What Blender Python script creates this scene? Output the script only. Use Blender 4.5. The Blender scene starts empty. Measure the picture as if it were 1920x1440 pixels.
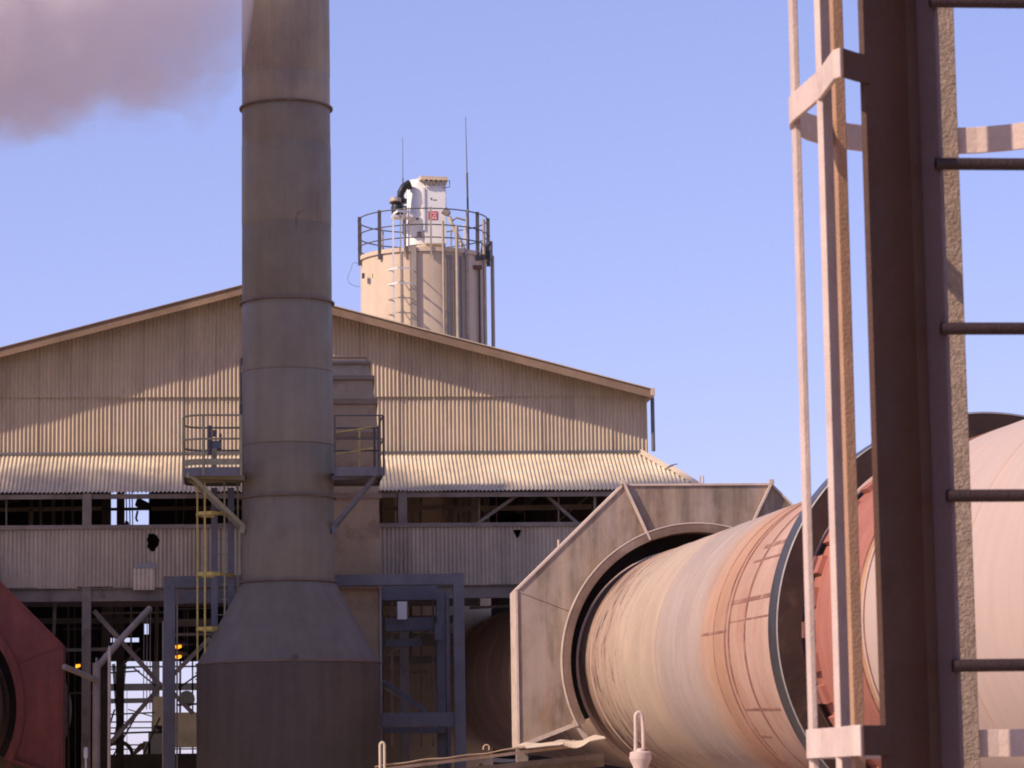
import bpy, bmesh, math, random
from mathutils import Vector, Matrix, noise as mnoise
random.seed(7)
sc = bpy.context.scene
col = sc.collection
R = math.radians

# ------------------------------------------------------------------ camera
FPX, HOR, ROLL, EYE = 5600.0, 1480.0, R(0.85), 8.0
PITCH = math.atan((HOR - 720) / FPX)
def basis(yaw):
    f = Vector((math.sin(yaw) * math.cos(PITCH), math.cos(yaw) * math.cos(PITCH), math.sin(PITCH)))
    r0 = Vector((math.cos(yaw), -math.sin(yaw), 0)); u0 = r0.cross(f)
    u = u0 * math.cos(ROLL) + r0 * math.sin(ROLL)
    r = r0 * math.cos(ROLL) - u0 * math.sin(ROLL)
    return r, u, f
def ray(x, y):
    return CF + CR * ((x - 960) / FPX) + CU * ((720 - y) / FPX)
YAW = 0.09
for _ in range(8):                       # world +Y runs along the kiln
    CR, CU, CF = basis(YAW)
    d = ray(424, 1340); YAW -= math.atan2(d.x, d.y)
CR, CU, CF = basis(YAW)
EYEV = Vector((0, 0, EYE))
def P(x, y, Y):
    d = ray(x, y); return EYEV + d * (Y / d.y)
def PZ(x, y, z):
    d = ray(x, y); return EYEV + d * ((z - EYE) / d.z)
def PXm(Y):                               # pixels per metre at depth Y
    return FPX / Y

cam = bpy.data.cameras.new('camera'); camo = bpy.data.objects.new('camera', cam); col.objects.link(camo)
m = Matrix((CR, CU, -CF)).transposed().to_4x4(); m.translation = EYEV
camo.matrix_world = m
cam.sensor_width = 36; cam.lens = FPX / 1920 * 36; cam.dof.use_dof = True; cam.dof.focus_distance = 48; cam.dof.aperture_fstop = 26; cam.clip_start = 0.1; cam.clip_end = 6000
sc.camera = camo

# ------------------------------------------------------------------ sky, sun, exposure
SAZ, SEL = R(25), R(37.5)
SUN = Vector((-math.cos(SAZ) * math.cos(SEL), -math.sin(SAZ) * math.cos(SEL), math.sin(SEL)))
w = bpy.data.worlds.new('World'); sc.world = w; w.use_nodes = True
nt = w.node_tree; nt.nodes.clear()
sky = nt.nodes.new('ShaderNodeTexSky'); sky.sky_type = 'NISHITA'; sky.sun_disc = False
sky.sun_elevation = SEL; sky.sun_rotation = math.atan2(SUN.x, SUN.y)
sky.altitude = 300; sky.air_density = 1.0; sky.dust_density = 0.3; sky.ozone_density = 2.0
tint = nt.nodes.new('ShaderNodeMix'); tint.data_type = 'RGBA'; tint.blend_type = 'MULTIPLY'
tint.inputs[0].default_value = 1; tint.inputs[7].default_value = (1.50, 1.38, 2.05, 1)
bg = nt.nodes.new('ShaderNodeBackground'); bg.inputs[1].default_value = 0.15
out = nt.nodes.new('ShaderNodeOutputWorld')
gm_ = nt.nodes.new('ShaderNodeGamma'); gm_.inputs[1].default_value = .62; nt.links.new(sky.outputs[0], gm_.inputs[0]); nt.links.new(gm_.outputs[0], tint.inputs[6]); nt.links.new(tint.outputs[2], bg.inputs[0]); nt.links.new(bg.outputs[0], out.inputs[0])
sl = bpy.data.lights.new('sun', 'SUN'); sl.energy = 4.5; sl.angle = R(0.53); sl.color = (1.0, 0.84, 0.66)
so = bpy.data.objects.new('sun', sl); col.objects.link(so)
so.rotation_euler = SUN.to_track_quat('Z', 'Y').to_euler(); so.location = (-30, -20, 60)
vs = sc.view_settings; vs.view_transform = 'Standard'; vs.look = 'None'; vs.exposure = 0.12; vs.gamma = 1
sc.cycles.max_bounces = 6; sc.cycles.diffuse_bounces = 3; sc.cycles.volume_bounces = 4
sc.cycles.use_denoising = True; sc.cycles.pixel_filter_type = 'BLACKMAN_HARRIS'; sc.cycles.filter_width = 1.9
sc.cycles.volume_step_rate = 1.0; sc.cycles.volume_max_steps = 128

# ------------------------------------------------------------------ materials
MATS = {}
def mat(name, c, rough=.75, metal=0, var=.22, scale=1.2, streak=0., ring=0., stain=None, stain_amt=.0, stain_scale=2., stain_map=(1, 1, 1),
        bump=.0, bscale=60, rnd=.0, spec=.35, patches=()):
    if name in MATS: return MATS[name]
    mm = bpy.data.materials.new(name); mm.use_nodes = True; n = mm.node_tree; L = n.links
    b = n.nodes['Principled BSDF']; b.inputs['Roughness'].default_value = rough; b.inputs['Metallic'].default_value = metal
    b.inputs['Specular IOR Level'].default_value = spec
    tc = n.nodes.new('ShaderNodeTexCoord')
    def N(scale, mp=(1, 1, 1), det=5, seed=0., rg=.6):
        mpn = n.nodes.new('ShaderNodeMapping'); mpn.inputs['Scale'].default_value = mp; mpn.inputs['Location'].default_value = (seed, seed * 1.7, seed * .6)
        L.new(tc.outputs['Object'], mpn.inputs[0])
        t = n.nodes.new('ShaderNodeTexNoise'); t.inputs['Scale'].default_value = scale; t.inputs['Detail'].default_value = det
        t.inputs['Roughness'].default_value = rg
        L.new(mpn.outputs[0], t.inputs['Vector']); return t.outputs['Fac']
    def rng(x, a0, a1, b0, b1):
        r = n.nodes.new('ShaderNodeMapRange'); r.inputs[1].default_value = a0; r.inputs[2].default_value = a1
        r.inputs[3].default_value = b0; r.inputs[4].default_value = b1; L.new(x, r.inputs[0]); return r.outputs[0]
    def mul(x, y):
        q = n.nodes.new('ShaderNodeMath'); q.operation = 'MULTIPLY'
        L.new(x, q.inputs[0])
        if isinstance(y, (int, float)): q.inputs[1].default_value = y
        else: L.new(y, q.inputs[1])
        return q.outputs[0]
    val = rng(N(scale), .3, .7, 1 - var, 1 + var)
    fine = rng(N(scale * 9, seed=3), .3, .7, 1 - var * .35, 1 + var * .35); val = mul(val, fine)
    if streak: val = mul(val, rng(N(4.0, (1, 1, .07), 6, 5.), .32, .68, 1 - streak, 1 + streak))
    if ring: val = mul(val, rng(N(3.0, (.05, 1.6, .05), 6, 9.), .3, .7, 1 - ring, 1 + ring))
    if rnd:
        oi = n.nodes.new('ShaderNodeObjectInfo'); val = mul(val, rng(oi.outputs['Random'], 0, 1, 1 - rnd, 1 + rnd))
    mx = n.nodes.new('ShaderNodeMix'); mx.data_type = 'RGBA'; mx.blend_type = 'MULTIPLY'; mx.inputs[0].default_value = 1
    mx.inputs[6].default_value = (*c, 1); L.new(val, mx.inputs[7]); cur = mx.outputs[2]
    lst = list(patches)
    if stain is not None: lst.append((stain, stain_amt, stain_scale, stain_map, 0.))
    for k, (pc, amt, ps, pm, sd) in enumerate(lst):
        f = rng(N(ps, pm, 7, 20. + 7 * k + sd, .65), .62 - amt * .3, .72 - amt * .22, 0, 1)
        q = n.nodes.new('ShaderNodeMix'); q.data_type = 'RGBA'; L.new(mul(f, min(1, amt * 1.6)), q.inputs[0]); L.new(cur, q.inputs[6]); q.inputs[7].default_value = (*pc, 1); cur = q.outputs[2]
    L.new(cur, b.inputs['Base Color'])
    L.new(rng(N(scale * 4, seed=11), .3, .7, max(.05, rough - .12), min(1, rough + .1)), b.inputs['Roughness'])
    if bump:
        bn = n.nodes.new('ShaderNodeBump'); bn.inputs['Strength'].default_value = min(1, bump); bn.inputs['Distance'].default_value = .02 * max(1, bump)
        L.new(N(bscale, det=4, seed=15), bn.inputs['Height']); L.new(bn.outputs[0], b.inputs['Normal'])
    MATS[name] = mm; return mm
def emit(name, c, s):
    mm = bpy.data.materials.new(name); mm.use_nodes = True; b = mm.node_tree.nodes['Principled BSDF']
    b.inputs['Base Color'].default_value = (*c, 1); b.inputs['Emission Color'].default_value = (*c, 1); b.inputs['Emission Strength'].default_value = s
    return mm

M_sheet = mat('sheeting', (.55, .43, .31), .8, var=.09, scale=.7, streak=.10, rnd=.06, stain=(.36, .24, .17), stain_amt=.25, stain_scale=1.5, stain_map=(1, 1, .25))
M_lean = mat('lean_sheeting', (.62, .50, .365), .8, var=.12, scale=.8, streak=.08, rnd=.06, stain=(.30, .2, .14), stain_amt=.2, stain_scale=1.2)
M_band = mat('band_sheeting', (.46, .36, .265), .8, var=.14, scale=.8, streak=.14, rnd=.06, stain=(.22, .15, .12), stain_amt=.22, stain_scale=1.4, stain_map=(1, 1, .25))
M_fascia = mat('fascia', (.27, .175, .115), .75, var=.18, scale=1.2, stain=(.18, .1, .07), stain_amt=.3, stain_scale=1.5)
M_flash = mat('flashing', (.60, .47, .34), .7, var=.12, scale=2)
M_roofin = mat('roof_sheet', (.17, .13, .11), .9, var=.2)
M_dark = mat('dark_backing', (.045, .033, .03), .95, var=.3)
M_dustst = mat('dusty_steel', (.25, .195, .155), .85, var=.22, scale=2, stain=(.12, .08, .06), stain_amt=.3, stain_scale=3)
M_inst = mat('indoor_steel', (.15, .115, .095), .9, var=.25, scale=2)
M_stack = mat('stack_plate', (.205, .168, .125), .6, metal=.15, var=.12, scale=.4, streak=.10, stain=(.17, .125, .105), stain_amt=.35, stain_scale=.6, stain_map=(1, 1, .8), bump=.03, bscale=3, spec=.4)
M_stack2 = mat('stack_plate_shaded', (.185, .148, .105), .62, metal=.12, var=.14, scale=.5, streak=.10, stain=(.15, .11, .085), stain_amt=.35, stain_scale=.7, spec=.35)  # darker than the plate above, shadow of the surroundings put into the colour
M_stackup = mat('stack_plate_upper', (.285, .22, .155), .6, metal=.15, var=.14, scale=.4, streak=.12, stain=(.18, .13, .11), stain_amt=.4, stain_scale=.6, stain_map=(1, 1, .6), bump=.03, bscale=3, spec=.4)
M_stackbase = mat('stack_base_shaded', (.085, .066, .052), .66, metal=.1, var=.12, scale=.5, streak=.14, stain=(.12, .085, .07), stain_amt=.35, stain_scale=.7)  # base darkened further for the same surrounding shadow
M_cone = mat('cone_plate_shaded', (.15, .115, .085), .64, metal=.1, var=.12, scale=.5, streak=.1, stain=(.14, .115, .09), stain_amt=.3, stain_scale=.7)  # cone darkened too, shade in the base colour
M_ringst = mat('flange_steel', (.16, .11, .09), .65, metal=.2, var=.25, scale=3, stain=(.26, .12, .06), stain_amt=.35, stain_scale=5)
M_duct = mat('duct_plate', (.36, .255, .165), .75, var=.16, scale=.9, stain=(.19, .11, .08), stain_amt=.35, stain_scale=1.6)
M_ductfl = mat('duct_flange_steel', (.25, .175, .12), .75, var=.16, scale=2)
M_gal = mat('galvanised', (.30, .27, .26), .6, metal=.35, var=.15, scale=4)
M_olive = mat('rail_paint', (.27, .235, .15), .7, var=.2, scale=5)
M_yellow = mat('yellow_paint', (.52, .38, .10), .6, var=.2, scale=6, stain=(.2, .14, .08), stain_amt=.3, stain_scale=9)
M_blue = mat('blue_grey_steel', (.145, .135, .15), .65, metal=.15, var=.2, scale=1.5, stain=(.14, .085, .065), stain_amt=.25, stain_scale=2.5)
M_silo = mat('silo_paint', (.63, .48, .345), .7, var=.07, scale=.6, streak=.06)
M_silopipe = mat('silo_pipe', (.42, .34, .27), .6, metal=.2, var=.15, scale=4)
M_rail = mat('dark_rail', (.11, .095, .095), .6, metal=.3, var=.2, scale=6)
M_white = mat('white_enamel', (.78, .74, .70), .5, var=.05, scale=2, stain=(.45, .36, .3), stain_amt=.1, stain_scale=3)
M_black = mat('black_rubber', (.022, .021, .023), .5, var=.3, scale=8)
M_redlabel = mat('red_label', (.55, .05, .07), .6, var=.1)
M_hood = mat('hood_plate', (.285, .21, .155), .68, metal=.1, var=.25, scale=.6, streak=.42, stain=(.40, .30, .25), stain_amt=.45, stain_scale=1.3, stain_map=(1, 1, .4), patches=(((.30, .15, .08), .3, 2., (1, 1, .35), 1.), ((.15, .09, .07), .35, 1.0, (1.4, 1, .25), 4.)), bump=.06, bscale=8)
M_collar = mat('collar_steel', (.19, .12, .085), .7, var=.25, scale=1.5, stain=(.33, .24, .19), stain_amt=.3, stain_scale=2)
M_hoodedge = mat('hood_edge', (.56, .43, .35), .7, var=.15, scale=3, stain=(.3, .18, .12), stain_amt=.25, stain_scale=6)
M_redhood = mat('red_hood', (.215, .055, .038), .65, var=.22, scale=.9, streak=.2, stain=(.17, .045, .035), stain_amt=.4, stain_scale=1.5, stain_map=(1, 1, .3))
M_k_tan = mat('kiln_tan', (.48, .32, .24), .78, var=.08, scale=.5, ring=.12)
M_k_hoodend = mat('kiln_scaled', (.44, .28, .21), .8, var=.12, scale=.6, ring=.16, patches=(((.045, .03, .03), .55, 1.2, (.55, 4.5, .55), 0.), ((.24, .12, .08), .5, 1.0, (.5, 4, .5), 2.)), bump=.25, bscale=7)
M_k_grey = mat('kiln_grey_pink', (.43, .31, .265), .75, var=.08, scale=.5, ring=.10)
M_k_rust = mat('kiln_rust', (.50, .27, .175), .78, var=.12, scale=.8, ring=.15, stain=(.5, .37, .30), stain_amt=.45, stain_scale=.9, stain_map=(.6, 2, .6))
M_k_pink = mat('kiln_pink', (.52, .31, .24), .74, var=.1, scale=.7, ring=.08, stain=(.42, .18, .13), stain_amt=.3, stain_scale=1.1, stain_map=(.5, 2.5, .5))
M_k_pale = mat('kiln_pale', (.49, .355, .295), .72, var=.05, scale=.5, ring=.04)
M_k_red = mat('kiln_red', (.37, .135, .095), .75, var=.14, scale=1, ring=.08, stain=(.3, .09, .06), stain_amt=.3, stain_scale=1.6)
M_k_ochre = mat('kiln_ochre', (.44, .23, .12), .75, var=.15, scale=2, ring=.1)
M_k_in = mat('kiln_indoor_brightened', (.60, .39, .295), .8, var=.15, scale=.7, ring=.2)  # paler than the outdoor shell, colour brightened against the dim hall
M_k2 = mat('second_kiln', (.20, .12, .08), .8, var=.2, scale=.7, ring=.15)
M_joint = mat('joint_stain', (.25, .115, .085), .85, var=.3, scale=2, patches=(((.42, .245, .18), .45, 2.6, (1, 1, 1), 0.),))
M_seam = mat('seam_stain', (.22, .09, .08), .8, var=.3, scale=2)
M_tyre = mat('tyre_steel', (.11, .10, .105), .38, metal=.6, var=.12, scale=1.5, ring=.12, spec=.5)
M_tyreface = mat('tyre_face', (.045, .024, .019), .6, metal=.2, var=.35, scale=1.2, stain=(.13, .075, .05), stain_amt=.3, stain_scale=2)
M_lad = mat('ladder_paint', (.60, .445, .38), .7, var=.12, scale=9, patches=(((.27, .14, .085), .16, 22, (1, 1, .5), 0.),), bump=.15, bscale=120, spec=.3)
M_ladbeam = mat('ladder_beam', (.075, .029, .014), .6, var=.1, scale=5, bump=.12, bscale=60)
M_ladflange = mat('ladder_flange_skylit', (.14, .08, .075), .5, var=.1, scale=5, bump=.1, bscale=60, spec=.5)  # lighter, purpler copy of the beam colour, painting sky light on this leg
M_ladstrap = mat('ladder_strap_shaded', (.42, .235, .14), .75, var=.1, scale=9, bump=.3, bscale=150)  # browner copy of the ladder paint, shade put into the colour
M_ladrough = mat('ladder_scaled', (.47, .335, .255), .85, var=.25, scale=70, bump=.9, bscale=160, patches=(((.30, .19, .13), .3, 9, (1, 1, .6), 0.),))
M_rung = mat('rung_steel', (.045, .022, .02), .6, var=.25, scale=12, bump=.3, bscale=150)
M_tin = mat('weathered_tin', (.56, .40, .27), .7, var=.2, scale=1.5, stain=(.3, .15, .08), stain_amt=.3, stain_scale=3)
M_pipe = mat('dusty_pipe', (.34, .265, .215), .75, var=.18, scale=3)
M_silh = mat('silhouette_steel', (.055, .05, .058), .8, var=.2, scale=2)  # near black so backlit steel reads as silhouette, shade put into the colour
M_ground = mat('plant_ground', (.40, .30, .21), .95, var=.25, scale=.15, bump=.3, bscale=6)
M_conc = mat('concrete', (.34, .30, .26), .9, var=.15, scale=.8)
M_lamp = emit('sodium_glow', (1.0, .36, .02), 1.8)

# ------------------------------------------------------------------ mesh helpers
class MB:
    def __init__(s): s.v = []; s.f = []
    def add(s, vs_, fs):
        o = len(s.v); s.v += [Vector(p) for p in vs_]; s.f += [tuple(i + o for i in f) for f in fs]; return s
    def box(s, a, b):
        x0, y0, z0 = a; x1, y1, z1 = b
        x0, x1 = sorted((x0, x1)); y0, y1 = sorted((y0, y1)); z0, z1 = sorted((z0, z1))
        return s.add([(x0, y0, z0), (x1, y0, z0), (x1, y1, z0), (x0, y1, z0), (x0, y0, z1), (x1, y0, z1), (x1, y1, z1), (x0, y1, z1)],
                     [(0, 3, 2, 1), (4, 5, 6, 7), (0, 1, 5, 4), (1, 2, 6, 5), (2, 3, 7, 6), (3, 0, 4, 7)])
    def bar(s, p, q, wd, dp, up=None):
        """rectangular bar p..q; wd across (side), dp along 'up x dir' depth"""
        p, q = Vector(p), Vector(q); t = (q - p).normalized()
        up = Vector(up) if up else (Vector((0, 1, 0)) if abs(t.y) < .9 else Vector((0, 0, 1)))
        sd = t.cross(up).normalized(); dv = sd.cross(t).normalized()
        c = [sd * a * wd / 2 + dv * b * dp / 2 for a, b in ((-1, -1), (1, -1), (1, 1), (-1, 1))]
        return s.add([p + k for k in c] + [q + k for k in c], [(3, 2, 1, 0), (4, 5, 6, 7), (0, 1, 5, 4), (1, 2, 6, 5), (2, 3, 7, 6), (3, 0, 4, 7)])
    def ibeam(s, p, q, wd, dp, up=None, t=.02):
        """I section: flanges face +-depth direction"""
        p, q = Vector(p), Vector(q); tt = (q - p).normalized()
        up = Vector(up) if up else (Vector((0, 1, 0)) if abs(tt.y) < .9 else Vector((0, 0, 1)))
        sd = tt.cross(up).normalized(); dv = sd.cross(tt).normalized()
        for sg in (-1, 1):
            o = dv * sg * (dp / 2 - t / 2); s.bar(p + o, q + o, wd, t, up)
        return s.bar(p, q, t, dp - 2 * t, up)
    def tube(s, pts, r, n=8, cap=True):
        pts = [Vector(p) for p in pts]; rs = r if isinstance(r, (list, tuple)) else [r] * len(pts)
        rings = []; prev = None
        for i, p in enumerate(pts):
            t = ((pts[min(i + 1, len(pts) - 1)] - pts[max(i - 1, 0)])).normalized()
            if prev is None:
                a = Vector((0, 0, 1)) if abs(t.z) < .9 else Vector((1, 0, 0)); u = t.cross(a).normalized()
            else: u = (prev - t * prev.dot(t)).normalized()
            prev = u; v = t.cross(u)
            rings.append([p + (u * math.cos(2 * math.pi * k / n) + v * math.sin(2 * math.pi * k / n)) * rs[i] for k in range(n)])
        vs_ = [p for g in rings for p in g]; fs = []
        for i in range(len(pts) - 1):
            for k in range(n):
                k2 = (k + 1) % n; fs.append((i * n + k, i * n + k2, (i + 1) * n + k2, (i + 1) * n + k))
        if cap: fs += [tuple(range(n - 1, -1, -1)), tuple((len(pts) - 1) * n + k for k in range(n))]
        return s.add(vs_, fs)
    def lathe(s, c, ax, prof, n=48, closed=False):
        """prof: list of (t along ax, radius); c point, ax unit vector"""
        c = Vector(c); ax = Vector(ax).normalized()
        a = Vector((0, 0, 1)) if abs(ax.z) < .9 else Vector((1, 0, 0)); u = ax.cross(a).normalized(); v = ax.cross(u)
        vs_ = []; fs = []
        for t, r in prof:
            for k in range(n):
                th = 2 * math.pi * k / n; vs_.append(c + ax * t + (u * math.cos(th) + v * math.sin(th)) * r)
        m_ = len(prof); rngi = range(m_) if closed else range(m_ - 1)
        for i in rngi:
            j = (i + 1) % m_
            for k in range(n):
                k2 = (k + 1) % n; fs.append((i * n + k, i * n + k2, j * n + k2, j * n + k))
        return s.add(vs_, fs)
    def prism(s, pts, dv):
        """flat polygon pts extruded by vector dv"""
        n = len(pts); dv = Vector(dv); pts = [Vector(p) for p in pts]
        return s.add(pts + [p + dv for p in pts], [tuple(range(n - 1, -1, -1)), tuple(range(n, 2 * n))] + [(i, (i + 1) % n, n + (i + 1) % n, n + i) for i in range(n)])
    def strip(s, pts, h, th, zc=None):
        """flat bar on edge following plan polyline pts (height h in z, thickness th)"""
        pts = [Vector(p) for p in pts]; L_ = []
        for i, p in enumerate(pts):
            t = pts[min(i + 1, len(pts) - 1)] - pts[max(i - 1, 0)]; t.z = 0; t.normalize(); nn = Vector((-t.y, t.x, 0))
            L_.append([p + nn * th / 2 + Vector((0, 0, h / 2)), p - nn * th / 2 + Vector((0, 0, h / 2)), p - nn * th / 2 - Vector((0, 0, h / 2)), p + nn * th / 2 - Vector((0, 0, h / 2))])
        fs = []
        for i in range(len(pts) - 1):
            for k in range(4): fs.append((i * 4 + k, i * 4 + (k + 1) % 4, i * 4 + 4 + (k + 1) % 4, i * 4 + 4 + k))
        e = (len(pts) - 1) * 4; fs += [(3, 2, 1, 0), (e, e + 1, e + 2, e + 3)]
        return s.add([p for q in L_ for p in q], fs)
    def build(s, name, m_, parent=None, smooth=False, bevel=0, kind=None, label=None):
        o0 = Vector(parent['_o']) if parent is not None else Vector((0, 0, 0))
        me = bpy.data.meshes.new(name); me.from_pydata([tuple(p - o0) for p in s.v], [], s.f); me.validate()
        bm = bmesh.new(); bm.from_mesh(me); bmesh.ops.recalc_face_normals(bm, faces=bm.faces)
        if bevel: bmesh.ops.bevel(bm, geom=[e for e in bm.edges if e.is_manifold and e.calc_face_angle(0) > .6], offset=bevel, segments=2, affect='EDGES', profile=.6)
        bm.to_mesh(me); bm.free()
        if smooth:
            me.shade_smooth(); 
            try: me.set_sharp_from_angle(angle=R(35))
            except Exception: pass
        me.materials.append(m_)
        o = bpy.data.objects.new(name, me); col.objects.link(o)
        if parent is not None:
            o.parent = parent; o['_o'] = tuple(o0)
        else: o['_o'] = (0, 0, 0)
        if kind: o['kind'] = kind
        if label: o['label'] = label
        return o
ALL_ROOTS = []
def thing(name, label, cat, loc, group=None):
    o = bpy.data.objects.new(name, None); col.objects.link(o); o.location = loc; o.empty_display_size = .3
    o['label'] = label; o['category'] = cat; o['_o'] = tuple(loc)
    if group: o['group'] = group
    return o
def tag(o, label, cat, group=None):
    o['label'] = label; o['category'] = cat
    if group: o['group'] = group
    return o
def mb(): return MB()
Z3 = Vector((0, 0, 1))
def vert(p, z):
    return Vector((p.x, p.y, z))

# ------------------------------------------------------------------ ground
g = mb(); S = 3000
g.add([(-S, -S, 0), (S, -S, 0), (S, S, 0), (-S, S, 0)], [(0, 1, 2, 3)]); g.build('ground', M_ground, kind='structure')

# ================================================================== kiln building
YW, YE, YB, YO = 66.0, 64.35, 95.0, 65.3      # gable wall, lean-to eave, back wall, verge overhang
ridge = P(466, 533, YO); eaveR = P(1220, 730, YO)
eaveL = Vector((2 * ridge.x - eaveR.x, YO, eaveR.z))
kslope = (ridge.z - eaveR.z) / (eaveR.x - ridge.x)
def zroof(x): return ridge.z - kslope * abs(x - ridge.x)
bld = thing('kiln_building', 'large corrugated sheet kiln building with low gable and lean-to canopy behind the tall stack', 'building', ((eaveL.x + eaveR.x) / 2, 80, 0))
PITCHC, NC, SEG = .0885, 9, 6
SW = PITCHC * NC
AMP = .021
xr = P(1214, 800, YW).x                       # right end of the gable wall
z_j = P(620, 740, YW).z; z_b = P(620, 855, YW).z
def corr_sheet(x0, x1, ybase, zbot, ztop, name, m_, tilt=None, hole=None, phase=0):
    """corrugated sheet between x0..x1; zbot, ztop functions of x; tilt(x, s)->Vector maps"""
    n = max(2, round((x1 - x0) / PITCHC * SEG)); b = mb(); rows = 2 if hole is None else 44
    idx = {}
    for i in range(n + 1):
        x = x0 + (x1 - x0) * i / n; dy = AMP * math.sin(2 * math.pi * (x - phase) / PITCHC)
        for j in range(rows):
            s_ = j / (rows - 1); b.v.append(Vector((x, ybase - dy, zbot(x) + (ztop(x) - zbot(x)) * s_)) if tilt is None else tilt(x, s_, dy))
    for i in range(n):
        for j in range(rows - 1):
            a = i * rows + j; f = (a, a + rows, a + rows + 1, a + 1)
            if hole is not None and hole(sum((b.v[k] for k in f), Vector()) / 4): continue
            b.f.append(f)
    o = b.build(name, m_, bld, smooth=False)
    for p in o.data.polygons: p.use_smooth = True
    return o
x = xr; k = 0
while x > eaveL.x + .3:
    x0 = max(x - SW, eaveL.x + .25); off = .017 * (k % 2) + random.uniform(0, .003)
    corr_sheet(x0 - .05, x, YW - off, lambda q: z_b - .1, lambda q: z_j + .05, 'wall_sheet', M_sheet)
    corr_sheet(x0 - .05, x, YW - .05 - off, lambda q: z_j - .06 + .0 * q, lambda q: zroof(q) - .02, 'wall_sheet', M_sheet)
    x = x0; k += 1
    if x0 <= eaveL.x + .26: break
# verge fascia, roof slabs
for a, b_ in ((eaveL + Vector((-.25, 0, -.25 * kslope)), ridge), (ridge, eaveR + Vector((.02, 0, 0)))):
    q = mb(); dz = Vector((0, 0, .19))
    q.prism([a, b_, b_ - dz, a - dz], (0, .05, 0)); q.build('barge_board', M_fascia, bld)
    q = mb(); c0 = a + Vector((0, -.03, .004)); c1 = b_ + Vector((0, -.03, .004))
    q.prism([c0, c1, c1 + Vector((0, 0, .022)), c0 + Vector((0, 0, .022))], (0, .12, 0)); q.build('verge_cap', M_flash if b_ is not ridge else M_fascia, bld)  # left cap coloured dark for the smoke's shadow, right cap pale as sunlit
    q = mb(); e0 = a + Vector((0, .06, 0)); e1 = b_ + Vector((0, .06, 0)); q.prism([e0, e1, e1 - Z3 * .05, e0 - Z3 * .05], (0, YB - YO, 0)); q.build('roof_slope', M_roofin, bld)
# gutter end and downpipe on the right corner
q = mb(); gp = eaveR; q.box(gp + Vector((.0, -.06, -.14)), gp + Vector((.09, 6, .02))); q.build('gutter', M_flash, bld)
q = mb(); dpx = P(1223, 745, YW - .1); q.tube([dpx, vert(dpx, P(1223, 846, YW - .1).z)], .045, 8); q.build('downpipe', M_blue, bld, smooth=True)
# side walls (close the hall)
q = mb(); q.box((xr - .12, YW + .05, z_b - 1.2), (xr - .02, YB, eaveR.z - .1)); q.build('side_wall', M_roofin, bld)
q = mb(); q.box((eaveL.x + .3, YW + .05, 0), (eaveL.x + .4, YB, eaveR.z - .1)); q.build('side_wall', M_roofin, bld)

# lean-to canopy
zE = P(620, 921, YE).z; zT = P(620, 853, YW - .03).z + .02
def lean(x, s_, dy):
    return Vector((x, YE + (YW - .03 - YE) * s_, zE + (zT - zE) * s_)) + Vector((0, -.45, .89)) * dy
hipT = P(1203, 850, YW - .03); hipB_x = P(1318, 921, YE).x          # hip runs at 45 degrees in plan
x = xr + (YW - YE); k = 0
while x > eaveL.x - 1:
    x0 = x - SW
    def zz(x, s_, dy, k=k):
        smax = 1 if x <= hipT.x else max(0.02, 1 - (x - hipT.x) / (hipB_x - hipT.x))
        v = lean(x, s_ * smax, dy); v.z += .006 * (k % 2); v.y += random.uniform(-.015, .015) if s_ == 0 else 0; return v
    corr_sheet(x0 - .04, min(x, hipB_x), 0, None, None, 'canopy_sheet', M_lean, tilt=zz)
    x = x0; k += 1
hT = lean(hipT.x, 1, 0) + Vector((0, 0, .05)); hB = Vector((hipB_x + .15, YE - .05, zE - .02))
q = mb(); mid = hT.lerp(hB, .45)
for a, b_ in ((hT, mid), (mid + Vector((.02, 0, .035)), hB)):
    sd = Vector((.14, -.02, -.03)); q = mb(); q.add([a - sd * .9 + Vector((0, -.05, -.06)), a + Vector((0, 0, .03)), b_ + Vector((0, 0, .03)), b_ - sd * .9 + Vector((0, -.05, -.06)), a + Vector((.13, .1, -.05)), b_ + Vector((.13, .1, -.05))], [(0, 1, 2, 3), (1, 4, 5, 2)])
    q.build('hip_cap', M_flash, bld)
q = mb(); q.tube([mid + Vector((-.15, -.05, -.02)), mid + Vector((-.02, -.03, .06)), mid + Vector((.12, .0, .09))], .012, 6); q.build('cap_clip', M_rail, bld)
q = mb(); q.box((eaveL.x - .5, YW - .12, zT - .0), (hipT.x - .05, YW - .07, zT + .05)); q.build('apron_flashing', M_blue, bld)
# hip side roof (turned away)
q = mb(); q.add([hT, hB, Vector((hB.x, YB, zE)), Vector((hT.x, YB, zT))], [(0, 1, 2, 3)]); q.build('side_canopy', M_lean, bld)

# lower sheeted band
zBt = P(620, 988, YE).z; zBb = P(620, 1098, YE).z
hc = P(287, 1016, YE); hc2 = P(970, 999, YE)
def hole1(c): return ((c.x - hc.x) / .13) ** 2 + ((c.z - hc.z) / .19) ** 2 < 1 + .18 * math.sin(1 + 3 * math.atan2(c.z - hc.z, c.x - hc.x)) + .12 * math.sin(7 * math.atan2(c.z - hc.z, c.x - hc.x))
def hole2(c): return ((c.x - hc2.x) / .075) ** 2 + ((c.z - hc2.z) / .09) ** 2 < 1 + .4 * math.sin(3 * math.atan2(c.z - hc2.z, c.x - hc2.x))
x = hipB_x; k = 0
while x > eaveL.x - 1:
    x0 = x - SW; hh = None
    if x0 - .3 < hc.x < x + .3: hh = hole1
    if x0 - .3 < hc2.x < x + .3: hh = hole2
    dzb = random.uniform(-.02, .02)
    corr_sheet(x0 - .045, x, YE - .004 * (k % 2), lambda q: zBb + dzb, lambda q: zBt, 'band_sheet', M_band, hole=hh, phase=.02)
    x = x0; k += 1
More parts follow.
